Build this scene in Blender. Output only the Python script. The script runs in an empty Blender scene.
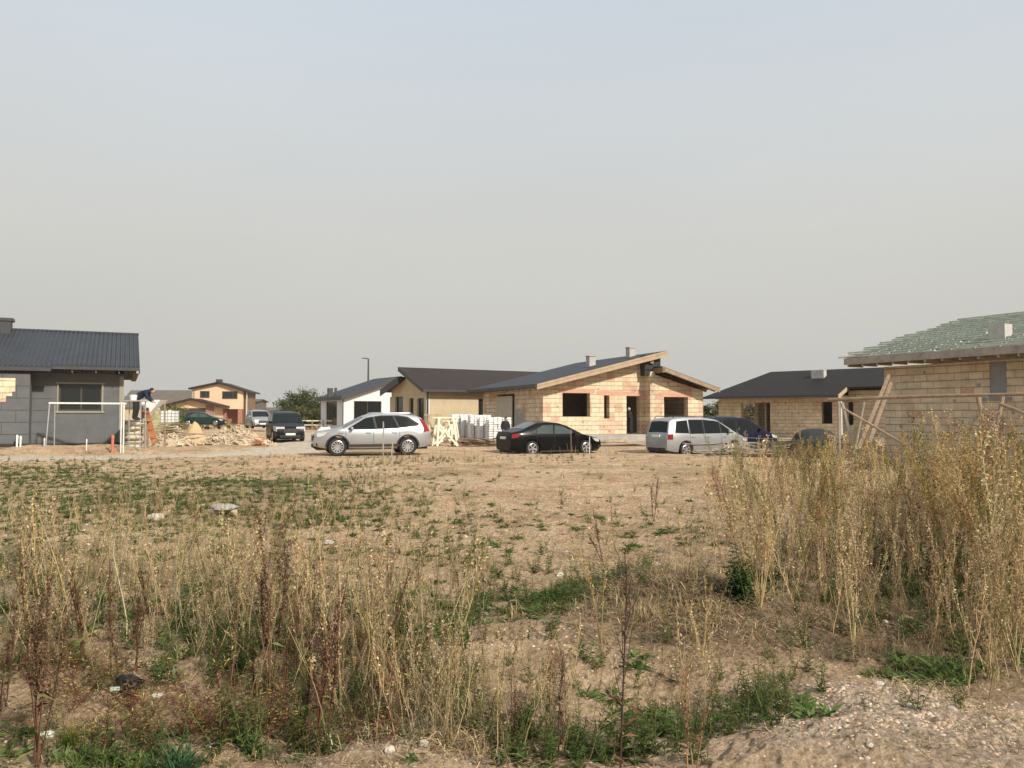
import bpy, math, random
import numpy as np
from mathutils import Vector, Matrix
SC = bpy.context.scene
COL = SC.collection
R = math.radians
random.seed(7)
# ------------------------------------------------------------------ camera
CAM_H = 1.6; F = 800.0; PITCH = math.atan(31 / 800.0)
cam = bpy.data.objects.new('camera', bpy.data.cameras.new('camera')); COL.objects.link(cam)
cam.location = (0, 0, CAM_H); cam.rotation_euler = (math.pi / 2 + PITCH, 0, 0)
cam.data.sensor_width = 36; cam.data.lens = 36 * F / 1024; cam.data.clip_start = .05; cam.data.clip_end = 5000
SC.camera = cam
# ------------------------------------------------------------------ light
SUN_EL = R(35); SUN_AZ = R(137)          # azimuth clockwise from +Y (the view direction): right and behind the camera
world = bpy.data.worlds.new('World'); SC.world = world; world.use_nodes = True
wn, wl = world.node_tree.nodes, world.node_tree.links
bg = wn['Background']
sky = wn.new('ShaderNodeTexSky'); sky.sky_type = 'NISHITA'; sky.sun_disc = False
sky.sun_elevation = SUN_EL; sky.sun_rotation = SUN_AZ; sky.dust_density = 6; sky.air_density = 1.2
geo = wn.new('ShaderNodeNewGeometry'); sep = wn.new('ShaderNodeSeparateXYZ')
wl.new(geo.outputs['Incoming'], sep.inputs[0])
tc = wn.new('ShaderNodeTexCoord'); sep2 = wn.new('ShaderNodeSeparateXYZ'); wl.new(tc.outputs['Generated'], sep2.inputs[0])
ramp = wn.new('ShaderNodeValToRGB')      # thin smoke haze over the whole sky
wl.new(sep2.outputs['Z'], ramp.inputs[0])
e = ramp.color_ramp.elements
K = 9.6
def hz(r, g, b):
    lin = lambda c: ((c / 255 + .055) / 1.055) ** 2.4
    return (lin(r), lin(g), lin(b), 1)
e[0].position = 0.0; e[0].color = hz(187, 187, 182)
e[1].position = 1.0; e[1].color = hz(206, 209, 214)
for p, c in ((.09, hz(195, 194, 188)), (.2, hz(203, 202, 196)), (.33, hz(204, 208, 209)), (.5, hz(201, 210, 220))):
    q = ramp.color_ramp.elements.new(p); q.color = c
nsk = wn.new('ShaderNodeTexNoise'); nsk.inputs['Scale'].default_value = 1.3; nsk.inputs['Detail'].default_value = 4        # faint unevenness of the haze
mps = wn.new('ShaderNodeMapping'); mps.inputs['Scale'].default_value = (1, 1, 4); wl.new(tc.outputs['Generated'], mps.inputs[0]); wl.new(mps.outputs[0], nsk.inputs['Vector'])
amp = wn.new('ShaderNodeMath'); amp.operation = 'MULTIPLY_ADD'; wl.new(nsk.outputs[0], amp.inputs[0]); amp.inputs[1].default_value = .16 * K; amp.inputs[2].default_value = .92 * K
mul = wn.new('ShaderNodeVectorMath'); mul.operation = 'SCALE'; mul.inputs['Scale'].default_value = K
wl.new(ramp.outputs[0], mul.inputs[0]); wl.new(amp.outputs[0], mul.inputs['Scale'])
mx = wn.new('ShaderNodeMix'); mx.data_type = 'RGBA'; mx.inputs[0].default_value = .93
wl.new(sky.outputs[0], mx.inputs[6]); wl.new(mul.outputs[0], mx.inputs[7])
wl.new(mx.outputs[2], bg.inputs[0]); bg.inputs[1].default_value = .1
sun = bpy.data.objects.new('sun', bpy.data.lights.new('sun', 'SUN')); COL.objects.link(sun)
sun.data.energy = 4.3; sun.data.angle = R(2.5); sun.data.color = (1, .91, .78)
sd = Vector((math.sin(SUN_AZ) * math.cos(SUN_EL), math.cos(SUN_AZ) * math.cos(SUN_EL), math.sin(SUN_EL)))
sun.rotation_euler = (-sd).to_track_quat('-Z', 'Y').to_euler()
sun.location = (20, -20, 30)
SC.view_settings.view_transform = 'Standard'; SC.view_settings.look = 'None'
SC.view_settings.exposure = .2; SC.view_settings.gamma = 1; SC.view_settings.use_curve_mapping = False
SC.cycles.max_bounces = 5; SC.cycles.transparent_max_bounces = 4

# ------------------------------------------------------------------ helpers
def at(px, py, Y):
    xc = (px - 512) / F; yc = (384 - py) / F
    c, s = math.cos(PITCH), math.sin(PITCH)
    d = (xc, c - yc * s, s + yc * c); k = Y / d[1]
    return Vector((d[0] * k, Y, CAM_H + d[2] * k))

def mat(name, col, rough=.8, var=.18, vscale=3.0, bump=.0, bscale=40., metal=0., spec=.4, col2=None, fine=.1):
    m = bpy.data.materials.new(name); m.use_nodes = True
    n, l = m.node_tree.nodes, m.node_tree.links; b = n['Principled BSDF']
    b.inputs['Roughness'].default_value = rough; b.inputs['Metallic'].default_value = metal
    b.inputs['Specular IOR Level'].default_value = spec
    t = n.new('ShaderNodeTexCoord')
    nz = n.new('ShaderNodeTexNoise'); nz.inputs['Scale'].default_value = vscale; nz.inputs['Detail'].default_value = 6
    nz.inputs['Roughness'].default_value = .65
    l.new(t.outputs['Object'], nz.inputs['Vector'])
    r = n.new('ShaderNodeValToRGB'); l.new(nz.outputs[0], r.inputs[0])
    a = r.color_ramp.elements
    a[0].position = .3; a[1].position = .7
    a[0].color = tuple(c * (1 - var) for c in col) + (1,)
    a[1].color = (tuple(c * (1 + var) for c in col) if col2 is None else tuple(col2)) + (1,)
    l.new(r.outputs[0], b.inputs['Base Color'])
    if bump:
        n2 = n.new('ShaderNodeTexNoise'); n2.inputs['Scale'].default_value = bscale; n2.inputs['Detail'].default_value = 4
        l.new(t.outputs['Object'], n2.inputs['Vector'])
        bp = n.new('ShaderNodeBump'); bp.inputs['Strength'].default_value = bump; bp.inputs['Distance'].default_value = .02
        l.new(n2.outputs[0], bp.inputs['Height']); l.new(bp.outputs[0], b.inputs['Normal'])
    return m

def block_mat(name, c1, c2, mortar, red, redamt=.5, w=.5, h=.25, msize=.012, dirt=.25):
    """hollow clay block masonry: u = x+y, v = z of the house's own axes (its walls are axis aligned)"""
    m = bpy.data.materials.new(name); m.use_nodes = True
    n, l = m.node_tree.nodes, m.node_tree.links; b = n['Principled BSDF']; b.inputs['Roughness'].default_value = .9
    t = n.new('ShaderNodeTexCoord'); s = n.new('ShaderNodeSeparateXYZ'); l.new(t.outputs['Object'], s.inputs[0])
    ad = n.new('ShaderNodeMath'); ad.operation = 'ADD'; l.new(s.outputs[0], ad.inputs[0]); l.new(s.outputs[1], ad.inputs[1])
    cb = n.new('ShaderNodeCombineXYZ'); l.new(ad.outputs[0], cb.inputs[0]); l.new(s.outputs[2], cb.inputs[1])
    br = n.new('ShaderNodeTexBrick'); l.new(cb.outputs[0], br.inputs['Vector'])
    br.inputs['Scale'].default_value = 1; br.inputs['Brick Width'].default_value = w; br.inputs['Row Height'].default_value = h
    br.inputs['Mortar Size'].default_value = msize; br.inputs['Mortar Smooth'].default_value = .3
    br.inputs['Color1'].default_value = c1 + (1,); br.inputs['Color2'].default_value = c2 + (1,); br.inputs['Mortar'].default_value = tuple(.45 * a + .55 * b for a, b in zip(mortar, c1)) + (1,)
    # reddish blocks in loose groups: noise sampled per block
    sn = n.new('ShaderNodeVectorMath'); sn.operation = 'SNAP'; sn.inputs[1].default_value = (w, h, 1); l.new(cb.outputs[0], sn.inputs[0])
    nz = n.new('ShaderNodeTexNoise'); nz.inputs['Scale'].default_value = .9; nz.inputs['Detail'].default_value = 3; l.new(sn.outputs[0], nz.inputs['Vector'])
    rr = n.new('ShaderNodeValToRGB'); l.new(nz.outputs[0], rr.inputs[0])
    rr.color_ramp.elements[0].position = .49; rr.color_ramp.elements[1].position = .58
    rr.color_ramp.elements[0].color = (0, 0, 0, 1); rr.color_ramp.elements[1].color = (redamt,) * 3 + (1,)
    mk = n.new('ShaderNodeMath'); mk.operation = 'MULTIPLY'; l.new(rr.outputs[0], mk.inputs[0])
    iv = n.new('ShaderNodeMath'); iv.operation = 'SUBTRACT'; iv.inputs[0].default_value = 1; l.new(br.outputs['Fac'], iv.inputs[1]); l.new(iv.outputs[0], mk.inputs[1])
    mixr = n.new('ShaderNodeMix'); mixr.data_type = 'RGBA'; l.new(mk.outputs[0], mixr.inputs[0]); l.new(br.outputs['Color'], mixr.inputs[6]); mixr.inputs[7].default_value = red + (1,)
    # bed joints: thin dark lines, broken up
    fr = n.new('ShaderNodeMath'); fr.operation = 'DIVIDE'; l.new(s.outputs[2], fr.inputs[0]); fr.inputs[1].default_value = h
    f2 = n.new('ShaderNodeMath'); f2.operation = 'FRACT'; l.new(fr.outputs[0], f2.inputs[0])
    nj = n.new('ShaderNodeTexNoise'); nj.inputs['Scale'].default_value = 1.7; nj.inputs['Detail'].default_value = 5; l.new(t.outputs['Object'], nj.inputs['Vector'])
    f3 = n.new('ShaderNodeMath'); f3.operation = 'MULTIPLY_ADD'; l.new(nj.outputs[0], f3.inputs[0]); f3.inputs[1].default_value = .42; f3.inputs[2].default_value = -.10
    f4 = n.new('ShaderNodeMath'); f4.operation = 'LESS_THAN'; l.new(f2.outputs[0], f4.inputs[0]); l.new(f3.outputs[0], f4.inputs[1])
    f5 = n.new('ShaderNodeMath'); f5.operation = 'MULTIPLY'; l.new(f4.outputs[0], f5.inputs[0]); f5.inputs[1].default_value = .55
    # odd dark holes: open ends of cut blocks
    sv = n.new('ShaderNodeVectorMath'); sv.operation = 'SNAP'; sv.inputs[1].default_value = (.12, h * .5, 1); l.new(cb.outputs[0], sv.inputs[0])
    wn_ = n.new('ShaderNodeTexWhiteNoise'); l.new(sv.outputs[0], wn_.inputs['Vector'])
    gt_ = n.new('ShaderNodeMath'); gt_.operation = 'GREATER_THAN'; l.new(wn_.outputs['Value'], gt_.inputs[0]); gt_.inputs[1].default_value = .985
    g2 = n.new('ShaderNodeMath'); g2.operation = 'MULTIPLY'; l.new(gt_.outputs[0], g2.inputs[0]); g2.inputs[1].default_value = .6
    g3 = n.new('ShaderNodeMath'); g3.operation = 'MAXIMUM'; l.new(f5.outputs[0], g3.inputs[0]); l.new(g2.outputs[0], g3.inputs[1])
    mj = n.new('ShaderNodeMix'); mj.data_type = 'RGBA'; l.new(g3.outputs[0], mj.inputs[0]); l.new(mixr.outputs[2], mj.inputs[6]); mj.inputs[7].default_value = mortar + (1,)
    mixr = mj
    # stains and chips
    n2 = n.new('ShaderNodeTexNoise'); n2.inputs['Scale'].default_value = 2.2; n2.inputs['Detail'].default_value = 8; n2.inputs['Roughness'].default_value = .7; l.new(t.outputs['Object'], n2.inputs['Vector'])
    r2 = n.new('ShaderNodeValToRGB'); l.new(n2.outputs[0], r2.inputs[0]); r2.color_ramp.elements[0].position = .32; r2.color_ramp.elements[1].position = .62
    r2.color_ramp.elements[0].color = (1 - dirt,) * 3 + (1,); r2.color_ramp.elements[1].color = (1, 1, 1, 1)
    mm = n.new('ShaderNodeMix'); mm.data_type = 'RGBA'; mm.blend_type = 'MULTIPLY'; mm.inputs[0].default_value = 1
    l.new(mixr.outputs[2], mm.inputs[6]); l.new(r2.outputs[0], mm.inputs[7]); l.new(mm.outputs[2], b.inputs['Base Color'])
    bp = n.new('ShaderNodeBump'); bp.inputs['Strength'].default_value = .6; bp.inputs['Distance'].default_value = .02; bp.invert = True
    l.new(br.outputs['Fac'], bp.inputs['Height']); l.new(bp.outputs[0], b.inputs['Normal'])
    return m

def roof_mat(name, col, rough=.5, px=.3, py=.35, strength=.6, var=.15):
    """profiled roofing: waves across the slope and steps down it"""
    m = mat(name, col, rough, var, 1.2, spec=.15)
    n, l = m.node_tree.nodes, m.node_tree.links; b = n['Principled BSDF']
    t = n.new('ShaderNodeTexCoord')
    br = n.new('ShaderNodeTexBrick'); br.inputs['Scale'].default_value = 1; br.offset = 0
    br.inputs['Brick Width'].default_value = px; br.inputs['Row Height'].default_value = py; br.inputs['Mortar Size'].default_value = .05; br.inputs['Mortar Smooth'].default_value = 1
    l.new(t.outputs['Object'], br.inputs['Vector'])
    bp = n.new('ShaderNodeBump'); bp.inputs['Strength'].default_value = strength; bp.inputs['Distance'].default_value = .04; bp.invert = True
    l.new(br.outputs['Fac'], bp.inputs['Height']); l.new(bp.outputs[0], b.inputs['Normal'])
    return m

class MB:
    def __init__(s): s.v = []; s.f = []
    def add(s, vs, fs):
        o = len(s.v); s.v += [tuple(p) for p in vs]; s.f += [tuple(i + o for i in q) for q in fs]; return s
    def box(s, x0, x1, y0, y1, z0, z1, M=None):
        vs = [Vector(p) for p in ((x0, y0, z0), (x1, y0, z0), (x1, y1, z0), (x0, y1, z0), (x0, y0, z1), (x1, y0, z1), (x1, y1, z1), (x0, y1, z1))]
        if M: vs = [M @ p for p in vs]
        return s.add(vs, [(0, 3, 2, 1), (4, 5, 6, 7), (0, 1, 5, 4), (1, 2, 6, 5), (2, 3, 7, 6), (3, 0, 4, 7)])
    def prism(s, pts, d):
        n = len(pts); d = Vector(d)
        vs = [Vector(p) for p in pts] + [Vector(p) + d for p in pts]
        fs = [tuple(range(n)), tuple(range(2 * n - 1, n - 1, -1))] + [(i, i + n, (i + 1) % n + n, (i + 1) % n) for i in range(n)]
        return s.add(vs, fs)
    def beam(s, a, b, w, h, up=(0, 0, 1)):
        a, b = Vector(a), Vector(b); d = (b - a).normalized(); u = Vector(up)
        if abs(d.dot(u)) > .98: u = Vector((0, 1, 0))
        x = d.cross(u).normalized(); y = x.cross(d)
        vs = []
        for p in (a, b):
            for sx, sy in ((-1, -1), (1, -1), (1, 1), (-1, 1)): vs.append(p + x * w / 2 * sx + y * h / 2 * sy)
        return s.add(vs, [(0, 1, 2, 3), (7, 6, 5, 4), (0, 4, 5, 1), (1, 5, 6, 2), (2, 6, 7, 3), (3, 7, 4, 0)])
    def tube(s, pts, r, n=8, cap=True):
        pts = [Vector(p) for p in pts]; rs = r if isinstance(r, (list, tuple)) else [r] * len(pts)
        vs = []
        for i, p in enumerate(pts):
            d = (pts[min(i + 1, len(pts) - 1)] - pts[max(i - 1, 0)]).normalized()
            u = Vector((0, 0, 1)) if abs(d.z) < .9 else Vector((1, 0, 0))
            x = d.cross(u).normalized(); y = x.cross(d)
            for k in range(n):
                a = 2 * math.pi * k / n; vs.append(p + (x * math.cos(a) + y * math.sin(a)) * rs[i])
        fs = [(i * n + k, i * n + (k + 1) % n, (i + 1) * n + (k + 1) % n, (i + 1) * n + k) for i in range(len(pts) - 1) for k in range(n)]
        if cap: fs += [tuple(range(n - 1, -1, -1)), tuple(range((len(pts) - 1) * n, len(pts) * n))]
        return s.add(vs, fs)
    def lathe(s, prof, n=20, M=None, cap=True):
        """prof: (radius, z)"""
        vs = [Vector((r * math.cos(2 * math.pi * k / n), r * math.sin(2 * math.pi * k / n), z)) for r, z in prof for k in range(n)]
        if M: vs = [M @ p for p in vs]
        fs = [(i * n + k, i * n + (k + 1) % n, (i + 1) * n + (k + 1) % n, (i + 1) * n + k) for i in range(len(prof) - 1) for k in range(n)]
        return s.add(vs, fs + ([tuple(range(n - 1, -1, -1)), tuple(range((len(prof) - 1) * n, len(prof) * n))] if cap else []))
    def blob(s, c, r, seed=0, rough=.25, n=10, m=7, flat=0.):
        rd = random.Random(seed); c = Vector(c); vs = []
        for i in range(m + 1):
            th = math.pi * i / m
            for k in range(n):
                a = 2 * math.pi * k / n; q = 1 + rd.uniform(-rough, rough)
                if i in (0, m): q = 1
                vs.append(c + Vector((r[0] * math.sin(th) * math.cos(a) * q, r[1] * math.sin(th) * math.sin(a) * q, r[2] * math.cos(th) * q)))
        fs = [(i * n + k, (i + 1) * n + k, (i + 1) * n + (k + 1) % n, i * n + (k + 1) % n) for i in range(m) for k in range(n)]
        return s.add(vs, fs)
    def wall(s, u0, u1, off, th, zb, tops, holes=(), axis='x'):
        """upright wall from u0 to u1; tops = [(u, z)...]; holes = [(ua, ub, za, zb)]"""
        def top(u):
            for (a, za), (b, z2) in zip(tops, tops[1:]):
                if a <= u <= b or (u < a and (a, za) == tops[0]) or (u > b and (b, z2) == tops[-1]):
                    return za + (z2 - za) * (u - a) / (b - a)
        us = sorted({round(x, 4) for x in [u0, u1] + [h[0] for h in holes] + [h[1] for h in holes] + [t[0] for t in tops] if u0 - 1e-4 <= x <= u1 + 1e-4})
        P = (lambda u, o, z: (u, o, z)) if axis == 'x' else (lambda u, o, z: (o, u, z))
        for a, b in zip(us, us[1:]):
            if b - a < 1e-3: continue
            mid = (a + b) / 2; hs = sorted((h[2], h[3]) for h in holes if h[0] < mid < h[1])
            lo = (zb, zb)
            segs = []
            for h0, h1 in hs:
                segs.append((lo, (h0, h0))); lo = (h1, h1)
            segs.append((lo, (top(a), top(b))))
            for (l0, l1), (t0, t1) in segs:
                if t0 - l0 < 1e-3 and t1 - l1 < 1e-3: continue
                s.prism([P(a, off, l0), P(b, off, l1), P(b, off, t1), P(a, off, t0)], (0, th, 0) if axis == 'x' else (th, 0, 0))
        return s
    def build(s, name, m, parent=None, smooth=None, loc=None):
        me = bpy.data.meshes.new(name); me.from_pydata(s.v, [], s.f); me.materials.append(m)
        import bmesh
        bm = bmesh.new(); bm.from_mesh(me); bmesh.ops.recalc_face_normals(bm, faces=bm.faces)
        if smooth is not None:
            for f in bm.faces: f.smooth = True
            for ed in bm.edges:
                if len(ed.link_faces) == 2 and ed.calc_face_angle(0) > R(smooth): ed.smooth = False
        bm.to_mesh(me); bm.free()
        o = bpy.data.objects.new(name, me); COL.objects.link(o)
        if parent: o.parent = parent
        if loc: o.location = loc
        return o

def tag(o, label=None, cat=None, group=None, kind=None):
    if label: o['label'] = label
    if cat: o['category'] = cat
    if group: o['group'] = group
    if kind: o['kind'] = kind
    return o
def thing(name, label, cat, loc=(0, 0, 0), rz=0, group=None):
    o = bpy.data.objects.new(name, None); COL.objects.link(o); o.empty_display_size = .2
    o.location = loc; o.rotation_euler = (0, 0, rz); return tag(o, label, cat, group)
def kids(o): return [c for c in COL.objects if c.parent == o]
def copy_tree(o, loc=None, rz=None, label=None, parent=None):
    c = o.copy(); COL.objects.link(c)
    if parent: c.parent = parent
    if loc is not None: c.location = loc
    if rz is not None: c.rotation_euler = (0, 0, rz)
    if label: c['label'] = label
    for k in kids(o): copy_tree(k, parent=c)
    return c

# ------------------------------------------------------------------ ground height
_rs = np.random.RandomState(3); _T = _rs.rand(512, 512)
def vnoise(x, y):
    xi = np.floor(x).astype(int); yi = np.floor(y).astype(int); fx = x - xi; fy = y - yi
    fx = fx * fx * (3 - 2 * fx); fy = fy * fy * (3 - 2 * fy)
    g = lambda a, b: _T[a & 511, b & 511]
    return (g(xi, yi) * (1 - fx) + g(xi + 1, yi) * fx) * (1 - fy) + (g(xi, yi + 1) * (1 - fx) + g(xi + 1, yi + 1) * fx) * fy
def fbm(x, y, s, o=4):
    r = 0; a = .5; t = 0
    for i in range(o):
        r = r + a * vnoise(x * s * 2 ** i + 17 * i + 100, y * s * 2 ** i + 31 * i + 100); t += a; a *= .5
    return r / t
# (px, py, radius x m, radius y m, height): mounds and hollows, placed on the flat ground
def flat(px, py):
    Y = CAM_H * F / max(py - 415, 1); return (px - 512) / F * Y, Y
BUMPS = [(900, 770, .95, .75, .14), (1010, 800, .8, .8, .08), (800, 800, .5, .4, .06), (680, 612, .62, .85, .30), (560, 640, .5, .5, .10), (940, 636, .75, .40, -.16),
         (400, 775, .42, .38, .15), (470, 650, .55, .35, .09), (270, 650, .5, .5, .07), (60, 620, .8, .9, .10), (40, 560, 1.2, 1.2, .10), (850, 560, 1.0, 1.3, .10),
         (1000, 540, 1.5, 2.0, .18), (760, 510, 2.2, 2.2, .06), (90, 745, .35, .3, -.05), (640, 700, .5, .4, -.05), (880, 700, .55, .4, .06)]
BUMPS = [flat(a, b) + (c, d, h) for a, b, c, d, h in BUMPS]
BUMPS += [(-24.5, 31.0, 2.4, .8, .34), (-22, 32.0, 2.2, .8, .34), (-19.5, 33.1, 2.2, .8, .34), (-17.2, 34.0, 2.0, .8, .32), (-13.5, 36.5, 3.0, 1.6, .22), (8.6, 35.8, 3.5, 2.0, -.2), (11.5, 42, 3.0, 2.0, -.2), (1.6, 35.9, 3.0, 1.8, -.13), (5.4, 42.4, 1.6, .9, .28), (7.8, 43.6, 1.5, .8, .25), (-8, 28.2, 3, 1.0, .10), (3.5, 30.8, 2.5, .8, .10), (14.5, 33.5, 3.2, 1.4, .20)]
def Hn(X, Y):
    X = np.asarray(X, float); Y = np.asarray(Y, float); r = np.hypot(X, Y)
    near = np.exp(-(r / 11) ** 2); mid = np.exp(-(r / 45) ** 2)
    z = (fbm(X, Y, 1.6, 4) - .5) * .13 * near + (fbm(X + 9, Y, 6., 3) - .5) * .05 * near
    z = z + (fbm(X, Y, .35, 4) - .5) * .16 * mid + (fbm(X, Y + 50, 1.1, 3) - .5) * .07 * mid
    # heavily rutted churned soil: small broken steps
    st = fbm(X * .8 + 5, Y * 1.5, 1.3, 4) * 9; z = z + .032 * np.exp(-(r / 40) ** 2) * (1 - .75 * np.exp(-(r / 7) ** 2)) * (np.floor(st) + np.clip((st - np.floor(st)) * 6, 0, 1) - st)
    z = z + (fbm(X, Y, 5., 2) - .5) * .035 * np.exp(-(r / 26) ** 2)
    z = z - .05 * mid * np.clip(np.abs(fbm(X * .5, Y * 1.6, .5, 3) - .5) * -14 + 1, 0, 1)
    for k, (c0, c1, c2, ph) in enumerate(((16.5, .10, 1.3, .0), (20.5, -.16, 1.0, 2.), (25.0, .05, 1.2, 4.), (13.2, .25, .8, 1.))):      # tyre ruts
        for off in (0, 1.55):
            d = (Y - (c0 + off + c1 * X + c2 * np.sin(X * .17 + ph))) / (.16 + .02 * k)
            z = z + (-.055 * np.exp(-d * d) + .022 * np.exp(-(np.abs(d) - 1.7) ** 2)) * np.clip(fbm(X + 7 * k, Y, .5, 2) * 4 - 1.3, 0, 1)
    for cx, cy, rx, ry, h in BUMPS:
        d = ((X - cx) / rx) ** 2 + ((Y - cy) / ry) ** 2
        z = z + h * np.exp(-d) * (.75 + .5 * fbm(X + cx * 7, Y, 2.5 if abs(cy) < 12 else .9, 3))
    z = z + .14 * np.clip((Y - 36) / 10, 0, 1) * np.exp(-((X + 22) / 18) ** 2) 
    z = z + 6.0 * np.clip((r - 320) / 700, 0, 1) ** 2
    return z
def H(x, y): return float(Hn(x, y))
def G(px, py):
    """point on the ground seen at a pixel"""
    z = 0.
    for _ in range(6):
        Y = (CAM_H - z) * F / (py - 415); X = (px - 512) / F * Y; z = .5 * z + .5 * H(X, Y)
    return Vector((X, Y, H(X, Y)))
# ------------------------------------------------------------------ ground sheet
def np_mesh(name, V, Fq, m, cols=None, smooth=False, attr='Col'):
    me = bpy.data.meshes.new(name); V = np.ascontiguousarray(V, np.float32); Fq = np.ascontiguousarray(Fq, np.int32); k = Fq.shape[1]
    me.vertices.add(len(V)); me.vertices.foreach_set('co', V.ravel())
    me.loops.add(Fq.size); me.loops.foreach_set('vertex_index', Fq.ravel())
    me.polygons.add(len(Fq)); me.polygons.foreach_set('loop_start', np.arange(0, Fq.size, k, dtype=np.int32))
    if smooth: me.polygons.foreach_set('use_smooth', np.ones(len(Fq), bool))
    if cols is not None:
        a = me.color_attributes.new(attr, 'FLOAT_COLOR', 'POINT')
        c = np.ones((len(V), 4), np.float32); c[:, :3] = cols; a.data.foreach_set('color', c.ravel())
    me.update(); me.materials.append(m)
    return me
def grid_faces(nr, nc, wrap=False):
    i, j = np.meshgrid(np.arange(nr - 1), np.arange(nc if wrap else nc - 1), indexing='ij'); j2 = (j + 1) % nc
    return np.stack([i * nc + j, i * nc + j2, (i + 1) * nc + j2, (i + 1) * nc + j], -1).reshape(-1, 4)

def blobmask(X, Y, L):
    m = np.zeros_like(X)
    for px, py, rx, ry in L:
        cx, cy = flat(px, py); m = np.maximum(m, np.exp(-(((X - cx) / rx) ** 2 + ((Y - cy) / ry) ** 2)))
    return m
LITTER = [(680, 605, .95, .95), (610, 615, .6, .6), (720, 590, .6, .8), (690, 640, .6, .5), (930, 640, .95, .55), (1000, 630, .6, .6), (860, 560, 1.0, 1.0), (960, 520, 2.2, 2.6), (850, 500, 1.8, 2.0), (800, 640, .6, .4),
          (300, 700, .5, .4)]
def masks(X, Y):
    r = np.hypot(X, Y)
    n1 = fbm(X + 40, Y, .9, 4); n2 = fbm(X - 70, Y, .28, 4)
    lit = np.clip(blobmask(X, Y, LITTER) * 1.3 * (n1 * 1.4) , 0, 1) 
    far = np.clip((Y - 55) / 40, 0, 1)
    lit = np.clip(lit + np.clip((n1 - .62) * 5, 0, .45) * np.exp(-(r / 16) ** 2), 0, 1)
    grn = np.clip((n2 - .53) * 7, 0, 1) * np.clip((n1 - .42) * 6, 0, 1) * .7
    left = np.clip((-X - .5) / 4, 0, 1) * np.clip((24 - Y) / 4, 0, 1)
    grn = np.clip(grn * .5 + left * np.clip((n1 - .45) * 5, 0, 1) * .55, 0, 1)
    grn = np.maximum(grn, far * np.clip(.35 + (n1 - .5) * 3, 0, 1))
    gp = blobmask(X, Y, [(900, 740, 1.1, .7), (1000, 760, .8, .6), (400, 750, .5, .3), (810, 720, .5, .3)])
    grav = np.clip(gp * 1.4, 0, 1)
    return np.stack([lit, grn, grav], -1)

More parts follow.
